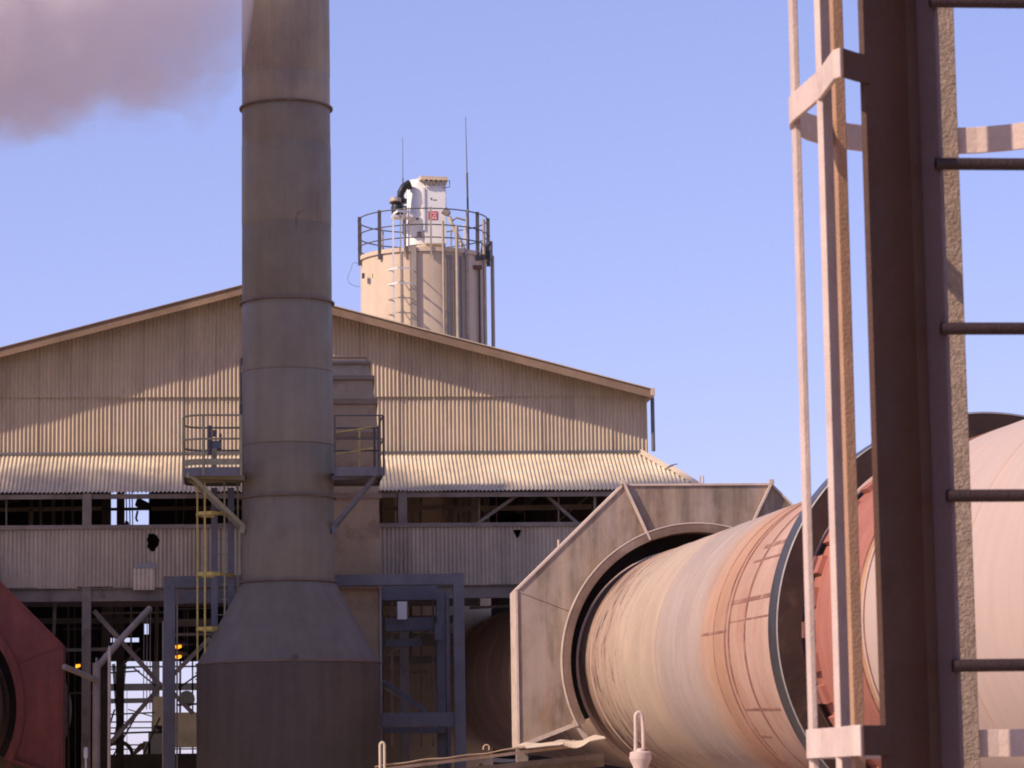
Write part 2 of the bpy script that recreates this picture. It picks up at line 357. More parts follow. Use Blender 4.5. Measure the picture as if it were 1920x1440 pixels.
q = mb(); q.box((eaveL.x - .8, YE - .06, zBt - .02), (hipB_x, YE + .06, zBt + .07)); q.build('sill_rail', M_dustst, bld)
pa, pb = P(250, 1066, YE - .06), P(290, 1106, YE - .06)
corr_sheet(pa.x, pb.x, YE - .06, lambda q: pb.z, lambda q: pa.z, 'patch_sheet', M_lean)
pa, pb = P(257, 1056, YE - .075), P(293, 1066, YE - .075)
q = mb(); q.box(pa, pb + Vector((0, .02, 0))); q.build('patch_flashing', M_gal, bld)
# beam under the band, columns
zb0, zb1 = P(300, 1101, YE).z, P(300, 1126, YE).z
q = mb(); q.ibeam((eaveL.x - .8, YE + .1, (zb0 + zb1) / 2), (hipB_x, YE + .1, (zb0 + zb1) / 2), .18, abs(zb0 - zb1), (0, 0, 1)); q.build('edge_beam', M_dustst, bld)
for px in (-160, 163, 755, 1290):
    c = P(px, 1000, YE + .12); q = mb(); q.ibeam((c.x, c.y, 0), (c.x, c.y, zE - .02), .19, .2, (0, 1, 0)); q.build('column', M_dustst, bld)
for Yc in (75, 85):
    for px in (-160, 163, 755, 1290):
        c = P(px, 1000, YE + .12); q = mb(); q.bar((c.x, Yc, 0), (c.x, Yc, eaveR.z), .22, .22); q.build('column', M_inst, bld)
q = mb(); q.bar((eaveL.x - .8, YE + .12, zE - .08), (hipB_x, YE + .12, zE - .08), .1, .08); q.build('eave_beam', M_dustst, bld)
# members seen in the open strip under the canopy
def member(name, x0, y0, x1, y1, Y, wpx, m_=None, dp=.1):
    a, b_ = P(x0, y0, Y), P(x1, y1, Y); q = mb(); q.bar(a, b_, wpx / PXm(Y), dp); return q.build(name, m_ or M_inst, bld)
member('girt', 0, 956, 190, 953, YW + 3, 7, M_dustst)
member('girt', 285, 954, 460, 951, YW + 3, 7, M_inst)
member('girt', 190, 955, 285, 954, YW + 3, 5, M_silh)  # piece of girt crossing the sky opening, blackened as a silhouette
member('girt', 720, 954, 852, 950, YW + 3, 8, M_dustst); member('girt', 855, 954, 1110, 950, YW + 3, 9, M_dustst)
member('post', 832, 952, 832, 1010, YW + 3, 7, M_dustst); member('post', 853, 955, 853, 1010, YW + 3, 7, M_dustst)
member('brace', 890, 985, 975, 925, YE + .5, 6, M_dustst); member('brace', 1020, 925, 1090, 988, YE + .5, 6, M_dustst)
member('hanger', 898, 920, 898, 990, YE + .6, 2.5, M_dustst); member('hanger', 1047, 920, 1047, 990, YE + .6, 2.5, M_dustst); member('hanger', 1115, 920, 1115, 990, YE + .4, 5, M_dustst)
member('brace', 0, 936, 110, 926, YE + .4, 4, M_dustst); member('hanger', 12, 925, 12, 990, YE + .5, 2.5, M_dustst)
member('post', 100, 935, 100, 1010, YW + 4, 7); member('post', 58, 955, 58, 1010, YW + 3, 8, M_dustst)
for px in (236, 242, 247): member('hoist_cable', px, 900, px + 2, 990, YW + 8, 2, M_black, .02)
q = mb(); a = P(258, 936, YW + 8); q.prism([P(253, 946, YW + 8), P(256, 936, YW + 8), P(264, 935, YW + 8), P(284, 945, YW + 8), P(284, 954, YW + 8), P(262, 952, YW + 8)], (0, .4, 0)); q.build('hoist_arm', M_silh, bld)
q = mb(); q.tube([P(258, 958, YW + 8), P(255, 972, YW + 8), P(258, 978, YW + 8)], .03, 6); q.build('hoist_hook', M_silh, bld)
q = mb(); q.prism([P(233, 985, YW + 8), P(235, 976, YW + 8), P(241, 978, YW + 8), P(244, 995, YW + 8), P(215, 995, YW + 8), P(217, 988, YW + 8)], (0, .4, 0)); q.build('hoist_block', M_silh, bld)
# lit translucent vents high at the back of the strip
for x0, y0, x1, y1 in ((718, 921, 737, 926), (718, 930, 738, 942), (850, 921, 852, 922)):
    pass
# back wall with openings
def bpanel(x0, y0, x1, y1, Y=YB, ground=False):
    if x1 - x0 > 110 and y0 < 800:
        k_ = int((x1 - x0) / 80) + 1
        for i in range(k_): bpanel(x0 + (x1 - x0) * i / k_, y0, x0 + (x1 - x0) * (i + 1) / k_, y1, Y, ground)
        return
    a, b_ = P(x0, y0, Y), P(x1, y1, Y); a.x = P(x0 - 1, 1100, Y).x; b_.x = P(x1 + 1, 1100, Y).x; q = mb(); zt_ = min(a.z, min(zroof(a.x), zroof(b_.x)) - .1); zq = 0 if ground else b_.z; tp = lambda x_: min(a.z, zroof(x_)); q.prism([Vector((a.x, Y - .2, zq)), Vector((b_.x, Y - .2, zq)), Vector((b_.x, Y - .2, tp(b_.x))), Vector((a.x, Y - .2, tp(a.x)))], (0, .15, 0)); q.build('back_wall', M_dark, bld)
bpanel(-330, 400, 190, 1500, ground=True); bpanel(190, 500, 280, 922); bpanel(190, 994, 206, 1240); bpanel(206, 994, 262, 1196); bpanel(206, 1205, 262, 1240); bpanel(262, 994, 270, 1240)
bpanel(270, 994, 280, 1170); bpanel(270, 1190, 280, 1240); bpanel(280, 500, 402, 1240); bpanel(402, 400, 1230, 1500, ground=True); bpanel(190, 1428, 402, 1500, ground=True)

# braces and pipes at the left bay
member('brace', 176, 1145, 302, 1286, YE + .3, 9, M_dustst); member('brace', 300, 1288, 208, 1392, YE + .35, 8, M_dustst)
member('brace', 394, 1196, 300, 1290, YE + .4, 8, M_dustst); member('brace', 325, 1300, 362, 1338, YE + .4, 8, M_dustst)
member('brace', 262, 1215, 222, 1255, YW + 4, 4); member('girt', 120, 1219, 205, 1217, YE + 1, 6, M_dustst)
member('post', 103, 1125, 101, 1190, YE + .8, 6, M_dustst); member('girt', 0, 1165, 310, 1163, YW + 6, 10); member('girt', 0, 1130, 900, 1128, YW + 2, 16)
member('girt', 330, 1168, 400, 1167, YE + 1.5, 14, M_inst); member('girt', 325, 1190, 400, 1189, YE + 1.4, 5, M_dustst)
for px in (270, 276, 282): member('conduit', px, 1150, px - 1, 1330, YE + .1, 1.6, M_dustst, .02)
for y0 in (1165, 1198, 1208, 1240):
    member('girt', 700, y0 - 3, 860, y0 - 4, YW + 1 + y0 * .001, 14, M_inst)

rnd2 = random.Random(5)
for px in (128, 140, 210, 216, 246, 292, 296, 345, 352, 372): member('conduit', px, 1128, px + rnd2.uniform(-2, 2), 1240 if 195 < px < 400 else 1440, YW + rnd2.uniform(2, 9), rnd2.uniform(1.6, 4), rnd2.choice([M_inst, M_dustst]), .04)
for x0, y0, x1, y1 in ((200, 1262, 262, 1258), (200, 1340, 290, 1336), (186, 1376, 300, 1372), (330, 1322, 400, 1318), (190, 1150, 310, 1148), (330, 1142, 400, 1140), (120, 1180, 200, 1178), (130, 1300, 180, 1298)): member('pipe_run', x0, y0, x1, y1, YW + rnd2.uniform(3, 12), rnd2.uniform(2, 4.5), rnd2.choice([M_inst, M_dustst]), .05)
for x0, y0, x1, y1 in ((205, 1430, 262, 1330), (262, 1430, 300, 1345), (335, 1290, 392, 1250), (215, 1330, 196, 1390)): member('brace', x0, y0, x1, y1, YW + 14, 3, M_inst, .06)
for px in (735, 770, 790, 812): member('conduit', px, 1110, px, 1400, YW + rnd2.uniform(1, 5), rnd2.uniform(2, 6), rnd2.choice([M_inst, M_dustst]), .05)
for x0, y0, x1, y1 in ((722, 1230, 815, 1175), (722, 1290, 812, 1345), (880, 1140, 960, 1136), (722, 1262, 800, 1260)): member('pipe_run', x0, y0, x1, y1, YW + rnd2.uniform(1, 3), 5, M_dustst, .06)
for px in (60, 75, 120, 135, 330, 345, 380, 790, 880, 930, 985): member('hanger', px, 920, px + rnd2.uniform(-3, 3), 1000, YW + rnd2.uniform(2, 10), rnd2.uniform(1.5, 5), M_inst, .05)
# wall lamps in the hall
for px, py, Y in ((335, 1213, 67.5), (335, 1232, 67.5), (146, 1249, 74)):
    a = P(px, py, Y); lm = thing('flood_lamp', ('upper glowing orange sodium lamp' if py < 1220 else 'lower glowing orange sodium lamp') + ' beside the left column of the blue-grey frame' if px > 200 else 'small orange lamp glowing beside the building column near the red hood', 'lamp', a, 'sodium lamps in the hall' if px > 200 else None)
    q = mb(); q.lathe(a + Vector((-.06, -.02, 0)), (1, -.3, .1), [(0, .045), (.05, .05), (.12, .03), (.12, .0001)], 12); q.build('glowing_bulb', M_lamp, lm, smooth=True)
    q = mb(); q.lathe(a + Vector((-.09, .02, .03)), (1, -.2, .1), [(0, .02), (.02, .09), (.18, .07), (.3, .03), (.3, .0001)], 12); q.v = [v if (v - a).z > .03 else v + Vector((0, .06, .03)) for v in q.v]; q.build('lamp_housing', M_inst, lm, smooth=True)
    q = mb(); q.bar(a + Vector((.1, .04, .04)), a + Vector((.35, .1, .06)), .03, .03); q.build('bracket', M_inst, lm)

# ================================================================== far plant seen through the open bay
gan = thing('steel_gantry', 'dark open steel gantry with handrails against the sky behind the hall', 'gantry', P(280, 1400, 104) * 1 - Vector((0, 0, P(280, 1400, 104).z)))
def gm(name, x0, y0, x1, y1, wpx, Y=104, dp=.15, m_=None):
    a, b_ = P(x0, y0, Y), P(x1, y1, Y); q = mb(); q.bar(a, b_, wpx / PXm(Y), dp); q.build(name, m_ or M_silh, gan)
gm('beam', 180, 1289, 420, 1287, 13); gm('beam', 180, 1315, 296, 1313, 9); gm('beam', 180, 1251, 420, 1249, 3); gm('beam', 180, 1258, 250, 1252, 2)
gm('post', 196, 1240, 193, 1600, 10); gm('post', 213, 1245, 240, 1600, 6); gm('post', 232, 1245, 228, 1295, 10); gm('post', 292, 1240, 292, 1600, 14); gm('post', 338, 1240, 337, 1600, 4); gm('post', 361, 1240, 362, 1600, 3)
gm('post', 188, 1325, 170, 1600, 5)
for y0 in (1353, 1364, 1396, 1404): gm('handrail', 184, y0 + 1, 400, y0, 2.4, 103)
gm('brace', 250, 1252, 292, 1286, 3); gm('brace', 240, 1330, 288, 1344, 2); gm('brace', 214, 1388, 226, 1330, 4); gm('cable', 238, 1292, 238, 1440, 1, dp=.02); gm('cable', 222, 1295, 232, 1440, 2, dp=.03); gm('rail', 366, 1262, 385, 1262, 2); gm('rail', 366, 1274, 385, 1274, 2); gm('post', 371, 1245, 371, 1290, 2)
mach = thing('drive_machine', 'dark stepped machine housing at the foot of the gantry', 'machine', P(300, 1430, 100) - Vector((0, 0, P(300, 1430, 100).z - .0)))
q = mb()
for x0, y0, x1, y1 in ((278, 1372, 304, 1500), (268, 1390, 282, 1500), (284, 1355, 304, 1375)):
    a, b_ = P(x0, y0, 100), P(x1, y1, 100); q.box((a.x, 100, a.z), (b_.x, 101.2, max(0, b_.z)))
q.build('casing', M_silh, mach)
q = mb(); a, b_ = P(287, 1306, 99.5), P(306, 1360, 99.5); q.box(a, b_ + Vector((0, .5, 0))); q.build('upper_casing', M_inst, mach)
q = mb(); q.lathe(P(350, 1310, 100), (0, 1, 0), [(0, .0001), (0, .27), (.5, .27), (.5, .0001)], 16); q.build('drum', M_silh, mach)
q = mb(); q.box(P(326, 1336, 99), P(402, 1400, 99) + Vector((0, 1, 0))); q.build('hopper', M_inst, mach)
q = mb(); a, b_ = P(186, 1415, 92), P(402, 1600, 92); q.box((a.x, 92, 0), (b_.x, 93, a.z)); tag(q.build('plinth', M_dustst), 'low dusty plinth wall across the bottom of the open bay', 'plinth')
q = mb(); aa = P(222, 1410, 91.5)
pts = [aa + Vector((math.cos(t) * .42, 0, math.sin(t) * .42 - .12)) for t in [math.pi * i / 14 for i in range(15)]]
q.tube(pts, .06, 8); tag(q.build('pipe_hoop', M_pipe, smooth=True), 'curved pipe hoop standing on the plinth in the open bay', 'pipe')
q = mb(); q.prism([P(248, 1412, 91.2), P(262, 1394, 91.2), P(272, 1392, 91.2), P(272, 1400, 91.2), P(252, 1416, 91.2)], (0, .5, 0)); tag(q.build('tilted_crate', M_flash), 'pale slatted box tipped on the plinth in the open bay', 'box')

# ================================================================== dust collection duct + steel frame + stack
YS = 59.0
def stack_c(y): return P(539.5, y, YS)
sx = P(540.5, 1090, YS).x
def zs(y): return P(540, y, YS).z
def rpx(wpx): return wpx / 2 / PXm(YS)
stk = thing('exhaust_stack', 'tall round weathered steel stack widening by a cone to its broad base', 'stack', (sx, YS, 0))
ztop = zs(-330)
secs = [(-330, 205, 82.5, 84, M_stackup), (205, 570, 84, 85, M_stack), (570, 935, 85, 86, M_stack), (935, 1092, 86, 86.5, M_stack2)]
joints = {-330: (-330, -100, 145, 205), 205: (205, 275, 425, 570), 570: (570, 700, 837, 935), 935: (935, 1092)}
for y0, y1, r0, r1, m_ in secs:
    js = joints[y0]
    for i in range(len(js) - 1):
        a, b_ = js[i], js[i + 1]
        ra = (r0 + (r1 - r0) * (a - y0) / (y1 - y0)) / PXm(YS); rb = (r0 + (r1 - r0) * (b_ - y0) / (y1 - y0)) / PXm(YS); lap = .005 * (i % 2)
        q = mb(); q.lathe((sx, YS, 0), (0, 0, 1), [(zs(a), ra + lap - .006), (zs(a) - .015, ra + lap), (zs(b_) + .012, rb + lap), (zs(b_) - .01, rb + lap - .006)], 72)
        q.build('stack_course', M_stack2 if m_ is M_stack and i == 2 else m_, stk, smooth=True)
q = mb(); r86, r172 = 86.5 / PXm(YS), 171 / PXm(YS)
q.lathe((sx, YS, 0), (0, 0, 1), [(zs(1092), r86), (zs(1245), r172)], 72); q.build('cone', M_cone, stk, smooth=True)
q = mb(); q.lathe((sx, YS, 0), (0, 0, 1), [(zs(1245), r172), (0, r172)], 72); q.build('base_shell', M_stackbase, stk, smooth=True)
for y0, rr in ((205, 84), (570, 85), (935, 86), (1092, 86.5), (1245, 171)):
    r_ = rr / PXm(YS); q = mb(); ex = .055 if rr < 100 else .02; z_ = zs(y0); h = .016
    q.lathe((sx, YS, 0), (0, 0, 1), [(z_ - h, r_ - .02), (z_ - h, r_ + ex), (z_ + h, r_ + ex), (z_ + h, r_ - .02)], 72); fl = q.build('flange_ring', M_ringst, stk, smooth=True)
    for k in range(0, 36 if rr < 100 else 60):
        pass
for y0 in (700, 837):
    rr = 83.6 + 2.2 * y0 / 935; r_ = rr / PXm(YS); q = mb(); z_ = zs(y0); q.lathe((sx, YS, 0), (0, 0, 1), [(z_ - .014, r_), (z_ - .005, r_ + .009), (z_ + .005, r_ + .009), (z_ + .014, r_)], 72); q.build('weld_seam', M_cone, stk, smooth=True)
# small lug on the cone and weld marks
q = mb(); lp = P(553, 1236, YS - 1.78); q.box(lp + Vector((-.03, -.05, -.09)), lp + Vector((.03, .12, .09))); q.build('lifting_lug', M_stackbase, stk)
q = mb(); q.tube([P(556, 427, YS - .89), P(556, 405, YS - .89), P(561, 397, YS - .885), P(572, 395, YS - .87)], .006, 5); q.build('weld_scar', M_seam, stk)
q = mb(); q.tube([P(597, 361, YS - .75), P(596, 380, YS - .74), P(601, 395, YS - .70), P(603, 420, YS - .68)], .006, 5); q.build('weld_scar', M_seam, stk)
# conduit and junction box on the left flank
q = mb(); q.tube([P(456, 668, YS + .0), P(452, 674, YS - .1), P(451.5, 700, YS - .1), P(451.5, 900, YS - .1)], .018, 6); q.build('conduit', M_rail, stk, smooth=True)
q = mb(); q.box(P(449, 758, YS - .14), P(456, 776, YS - .14) + Vector((0, .1, 0))); q.build('junction_box', M_rail, stk)

def platform(xa, xb, side):
    # side -1: left of the stack; deck, toe boards, posts, rails, brackets
    Yf, Yb_ = YS - 1.0, YS + 1.0
    zd = P((xa + xb) / 2, 884, Yf).z
    lo, hi = (P(xa, 884, Yf).x, P(xb, 884, Yf).x)
    outer = lo if side < 0 else hi; inner = hi if side < 0 else lo
    deck = thing  # placeholder
    mt = M_olive if side < 0 else M_blue
    c = .36 if side < 0 else .05
    def outl(off=0):
        s_ = -1 if side < 0 else 1
        arcs = []
        for k in range(7):
            t = math.pi / 2 * k / 6; arcs.append(Vector((outer - s_ * c + s_ * (c + off) * math.sin(t), Yf + c - (c + off) * math.cos(t), 0)))
        arcb = [Vector((v.x, Yf + Yb_ - v.y, 0)) for v in arcs[::-1]]
        return [Vector((inner, Yf - off, 0))] + arcs + arcb + [Vector((inner, Yb_ + off, 0))]
    q = mb(); q.prism([v + Z3 * zd for v in outl()], (0, 0, .05)); dk = q.build('platform_deck', mt, stk)
    q = mb(); q.strip([v + Z3 * (zd + .0) for v in outl(.012)], .17, .012); q.build('toe_board', M_blue, stk)
    if side < 0:
        q = mb(); q.strip([v + Z3 * (zd + .19) for v in outl(.012)], .12, .012); q.build('toe_board', mt, stk)
    ht = 1.1
    for h in (ht, ht * .58):
        q = mb(); q.tube([v + Z3 * (zd + h) for v in outl(.02)], .021 if side < 0 else .015, 8)
        q.build('handrail', M_olive if side < 0 else M_rail, stk, smooth=True)
    pp = outl(.03)
    for k in (0, 1, 7, 8, 14):
        q = mb(); v = pp[k]; q.bar(v + Z3 * (zd - .08), v + Z3 * (zd + ht), .045, .03); q.build('rail_post', M_olive if side < 0 else M_rail, stk)
    # brackets down to the shell
    sg_ = -1 if side < 0 else 1
    for yy, ye in ((Yf + .1, YS - .34), (YS + .05, YS + .12)):
        a = Vector((outer - sg_ * .12, yy, zd - .06)); b_ = Vector((sx + sg_ * math.sqrt(.9 ** 2 - (ye - YS) ** 2), ye, zd - 1.05)); q = mb(); q.bar(a, b_, .075, .06); q.build('bracket', M_olive if side < 0 else M_blue, stk)
        c_ = Vector((sx + sg_ * .86, ye, zd - .06)); q = mb(); q.bar(Vector((outer - sg_ * .05, yy, zd - .06)), c_, .06, .1, (0, 0, 1)); q.build('bracket', M_olive if side < 0 else M_blue, stk)
    q = mb(); c_ = Vector((sx + sg_ * .9, YS - .34, zd - 1.05)); q.box(c_ - Vector((.05, .05, .1)), c_ + Vector((.05, .05, .1))); q.build('bracket_foot', M_olive if side < 0 else M_blue, stk)
    return zd
zdL = platform(346, 452, -1)
zdR = platform(628, 717, 1)
# yellow back rails on the right platform
for y0, y1 in ((812, 800), (852, 840)):
    q = mb(); q.bar(P(622, y0, YS + .4), P(699, y1, YS + .75), .055, .03, (0, 0, 1)); q.build('handrail', M_yellow, stk)
q = mb(); q.bar(P(674, 806, YS + .6), P(674, 890, YS + .6), .04, .03); q.build('rail_post', M_yellow, stk)
# actuator on the left platform
vl = thing('valve_actuator', 'small dark valve actuator on a stand on the left stack platform', 'actuator', P(400, 880, YS - .1))
q = mb(); a = P(400, 830, YS - .1); q.box(P(395, 826, YS - .1), P(416, 841, YS - .1) + Vector((0, .25, 0))); q.build('motor_box', M_blue, vl)
q = mb(); q.tube([P(393, 798, YS - .1), P(393, 853, YS - .1)], .04, 8); q.build('spindle', M_rail, vl, smooth=True)
q = mb(); q.bar(P(402, 841, YS - .1), P(402, 888, YS - .1), .1, .1); q.build('stand', M_olive, vl)
q = mb(); q.box(P(398, 806, YS - .1), P(406, 818, YS - .1) + Vector((0, .1, 0))); q.box(P(411, 813, YS - .1), P(416, 828, YS - .1) + Vector((0, .1, 0))); q.build('bracket', M_rail, vl)
# caged access ladder below the left platform
al = thing('access_ladder', 'caged access ladder with yellow hoops hanging below the left stack platform', 'ladder', P(418, 1000, YS + .3) - Z3 * P(418, 1000, YS + .3).z)
zt, zb = P(410, 915, YS + .3).z, P(410, 1440, YS + .3).z - 1.5
for px, wd in ((402, .13), (433, .13)):
    c = P(px, 1000, YS + .3); q = mb(); q.ibeam(vert(c, 0), vert(c, zt), wd, .1, (0, 1, 0), .012); q.build('stringer', M_blue, al)
z_ = zb
while z_ < zt:
    a, b_ = P(402, 1000, YS + .3), P(433, 1000, YS + .3); q = mb(); q.tube([vert(a, z_), vert(b_, z_)], .012, 6); q.build('rung', M_olive, al); z_ += .3
cx0, cx1 = P(368, 1000, YS - .2).x, P(402, 1000, YS + .3).x
for y0 in (965, 1078, 1180):
    zc = P(400, y0, YS).z; pts = [Vector((cx1, YS + .25, zc)), Vector((cx0 + .1, YS + .2, zc)), Vector((cx0, YS + .0, zc)), Vector((cx0 + .05, YS - .3, zc)), Vector((cx0 + .3, YS - .42, zc)), Vector((cx1 + .1, YS - .3, zc)), Vector((cx1 + .38, YS + .2, zc))]
    q = mb(); q.strip(pts, .07, .012); q.build('cage_hoop', M_yellow, al)
for px, Y in ((370, YS), (384, YS - .38), (421, YS - .15), (446, YS + .15)):
    c = P(px, 1000, Y); q = mb(); q.bar(vert(c, P(px, 1240, Y).z), vert(c, P(px, 905, Y).z), .035, .01); q.build('cage_strap', M_yellow if px < 400 else M_olive, al)

# rectangular duct with segmented elbow behind the stack
YD = 61.6
dt = thing('flue_duct', 'boxy brown flue duct with ribbed elbow standing behind the stack', 'duct', (P(640, 1000, YD).x, YD + .8, 0))
xl, xrr = P(540, 1000, YD).x, P(711, 1000, YD).x
zA = [0, P(640, 930, YD).z, P(640, 815, YD).z]
depth = 1.6
def dseg(p0, a0, p1, a1, shrink0, shrink1, name='duct_segment'):
    # p = (y,z) front face point; a = tilt angle back
    def fr(p, a, sh):
        f = Vector((0, p[0], p[1])); dback = Vector((0, math.cos(a), math.sin(a))) * depth * -1
        back = Vector((0, math.cos(a), -math.sin(a) * -0)) * depth
        return [Vector((xl + sh, p[0], p[1])), Vector((xrr - sh, p[0], p[1])), Vector((xrr - sh, p[0] + depth * math.cos(a), p[1] - depth * math.sin(a))), Vector((xl + sh, p[0] + depth * math.cos(a), p[1] - depth * math.sin(a)))]
    q = mb(); A, B = fr(p0, a0, shrink0), fr(p1, a1, shrink1)
    q.add(A + B, [(0, 1, 5, 4), (1, 2, 6, 5), (2, 3, 7, 6), (3, 0, 4, 7), (3, 2, 1, 0), (4, 5, 6, 7)]); q.build(name, M_duct, dt)
    # flange frame at the top end
    q = mb(); e = .05; C = fr((p1[0], p1[1]), a1, shrink1 - e)
    up = Vector((0, math.sin(a1), math.cos(a1)))
    fro = Vector((0, -math.cos(a1), math.sin(a1))) * e
    C2 = [C[0] + fro, C[1] + fro, C[2] - fro, C[3] - fro]
    q.add([v - up * .055 for v in C2] + [v + up * .055 for v in C2], [(3, 2, 1, 0), (4, 5, 6, 7), (0, 1, 5, 4), (1, 2, 6, 5), (2, 3, 7, 6), (3, 0, 4, 7)]); q.build('duct_flange', M_ductfl, dt)
zz0 = P(640, 1440, YD).z - 2
dseg((YD, 0), 0, (YD, P(640, 1100, YD).z), 0, 0, 0)
dseg((YD, P(640, 1090, YD).z), 0, (YD, zA[1]), 0, -.03, 0)
dseg((YD, zA[1]), 0, (YD, zA[2]), 0, 0, 0)
pp = (YD, zA[2]); an = 0; sh_ = 0
for L_, a1 in ((.72, .25), (.62, .62), (.62, .98), (.6, 1.3)):
    am = (an + a1) / 2 + .1; p1 = (pp[0] + L_ * math.sin(am), pp[1] + L_ * math.cos(am)); dseg(pp, an, p1, a1, sh_, sh_ + .05); pp, an = p1, a1; sh_ += .05
q = mb(); a = P(713, 1085, YD - .05); q.box((a.x - .02, YD - .06, 0), (a.x + .02, YD - .03, a.z)); q.build('lit_edge_strip', M_gal, dt)  # pale strip added to draw the lit edge of the duct

# blue-grey steel frame
YF = 61.0
fr = thing('support_frame', 'blue-grey steel support frame of columns and beams around the stack base', 'frame', (P(600, 1300, YF).x, YF, 0))
def fm(name, x0, y0, x1, y1, wpx, Y=YF, dp=.25, ib=True, m_=None):
    a, b_ = P(x0, y0, Y), P(x1, y1, Y)
    q = mb(); wv = wpx / PXm(Y)
    if ib: q.ibeam(a, b_, wv, dp, (0, 1, 0) if abs(a.z - b_.z) > abs(a.x - b_.x) else (0, 1, 0))
    else: q.bar(a, b_, wv, dp)
    return q.build(name, m_ or M_blue, fr)
def fcol(px, Y, wpx, ytop, ib=True):
    a = P(px, ytop, Y); q = mb(); (q.ibeam if ib else q.bar)(vert(a, 0), a, wpx / PXm(Y), .24, (0, 1, 0)); q.build('column', M_blue, fr)
fcol(318, YF, 21, 1081); fcol(859, YF, 20, 1075)
fm('beam', 329, 1092, 462, 1090, 22); fm('beam', 329, 1120, 450, 1119, 24, YF + 1.5); fm('beam', 610, 1089, 850, 1086, 20)
fm('beam', 640, 1113, 820, 1111, 28, YF + 2.2); fcol(826, YF + 2.2, 17, 1110); fcol(838, YF + 1.2, 7, 1112, False)
fm('beam', 716, 1350, 853, 1349, 26, YF + .1); fm('beam', 700, 1370, 840, 1369, 10, YF + 2)
fm('brace', 716, 1275, 800, 1335, 8, YF + 1.6, .08, False); fm('beam', 330, 1092, 330, 1092.1, 1, YF) if False else None
fm('beam', 722, 1172, 815, 1170, 24, YF + 2.4); fm('beam', 722, 1206, 790, 1205, 14, YF + 2.6)
fm('splice_plate', 822, 1170, 822, 1200, 14, YF + 2.0, .05, False)
for px, Y in ((306, YF - .05), (332, YF - .05)):
    q = mb(); c = P(px, 1200, Y); q.tube([vert(c, 0), vert(c, P(px, 1165 if px < 320 else 1100, Y).z)], .02, 6); q.build('conduit', M_pipe, fr)
q = mb(); q.box(P(745, 1128, YF + 1.9), P(763, 1161, YF + 1.9) + Vector((0, .05, 0))); tag(q.build('notice_plate', M_white), 'blank white plate hanging in the steel frame beside the stack', 'plate')
fm('foot_plate', 640, 1132, 716, 1132, 3, YD - .15, .5, False) if False else None

# ================================================================== silo
YSI = 84.0
sic = P(795, 600, YSI); rs = 120 / PXm(YSI)
zSt = P(795, 490, YSI).z
sil = thing('storage_silo', 'cream cylindrical silo with railed top rising behind the building roof', 'silo', (sic.x, YSI, 0))
def sp(ang, r, z): return Vector((sic.x + r * math.sin(ang), YSI - r * math.cos(ang), z))       # ang 0 faces camera, + right
q = mb(); q.lathe((sic.x, YSI, 0), Z3, [(0, rs), (zSt, rs), (zSt + .02, .0001)], 64); q.build('silo_shell', M_silo, sil, smooth=True)
q = mb(); q.lathe((sic.x, YSI, 0), Z3, [(zSt - .03, rs), (zSt - .03, rs + .05), (zSt + .09, rs + .05), (zSt + .09, rs)], 64); q.build('top_rim', M_silo, sil, smooth=True)
for h in (.36, .72, 1.18):
    q = mb(); pts = [sp(2 * math.pi * i / 48, rs + .06, zSt + h) for i in range(49)]; q.tube(pts, .018, 6, False); q.build('rail_ring', M_rail, sil, smooth=True)
for ang in (-80, -45, -20, 3, 38, 52, 84, 120, 150, 180, 215, 250):
    q = mb(); a = R(ang); big = ang in (-80, -45, 84, 52)
    q.bar(sp(a, rs + .06, zSt - .18), sp(a, rs + .06, zSt + 1.22), .10 if big else .05, .05); q.build('rail_post', M_rail if big else M_silopipe, sil)
def spx(px): return math.asin(max(-.99, min(.99, (px - 795) / 120)))
for px, r_, off, ytop, m_ in ((823, .035, .08, 415, M_silopipe), (831, .022, .06, 478, M_gal), (836, .022, .06, 478, M_gal), (841, .022, .06, 478, M_gal), (847, .05, .12, 425, M_silopipe), (853, .02, .05, 480, M_gal), (857, .02, .05, 480, M_gal),
                             (866, .055, .1, 480, M_silopipe), (892, .03, .06, 500, M_rail), (900, .045, .1, 412, M_silopipe)):
    a = spx(px); q = mb(); zt_ = P(px, ytop, YSI - rs * math.cos(a)).z; q.tube([sp(a, rs + off, 14), sp(a, rs + off, zt_)], r_, 8); q.build('riser_pipe', m_, sil, smooth=True)
a = spx(866); q = mb(); q.tube([sp(a, rs + .1, P(866, 482, YSI - 1.3).z), P(862, 450, YSI - 1.3), P(846, 418, YSI - 1.2), P(843, 408, YSI - 1.0)], .055, 8); q.build('bent_riser', M_silopipe, sil, smooth=True)
q = mb(); q.lathe(P(843, 403, YSI - 1.0), (-.6, 0, .5), [(0, .05), (.05, .1), (.22, .12), (.22, .0001)], 12); q.build('vent_cowl', M_silopipe, sil, smooth=True)
q = mb(); q.tube([P(846, 425, YSI - 1), P(848, 414, YSI - 1), P(856, 408, YSI - 1), P(873, 413, YSI - 1)], .03, 8); q.build('fill_pipe', M_silopipe, sil, smooth=True)
q = mb(); q.box(P(888, 497, YSI - 1.25), P(904, 504, YSI - 1.25) + Vector((0, .12, 0))); q.build('pipe_clamp', M_seam, sil)
q = mb(); q.box(P(869, 420, YSI - .5), P(873, 455, YSI - .5) + Vector((0, .05, 0))); q.build('white_post', M_white, sil)
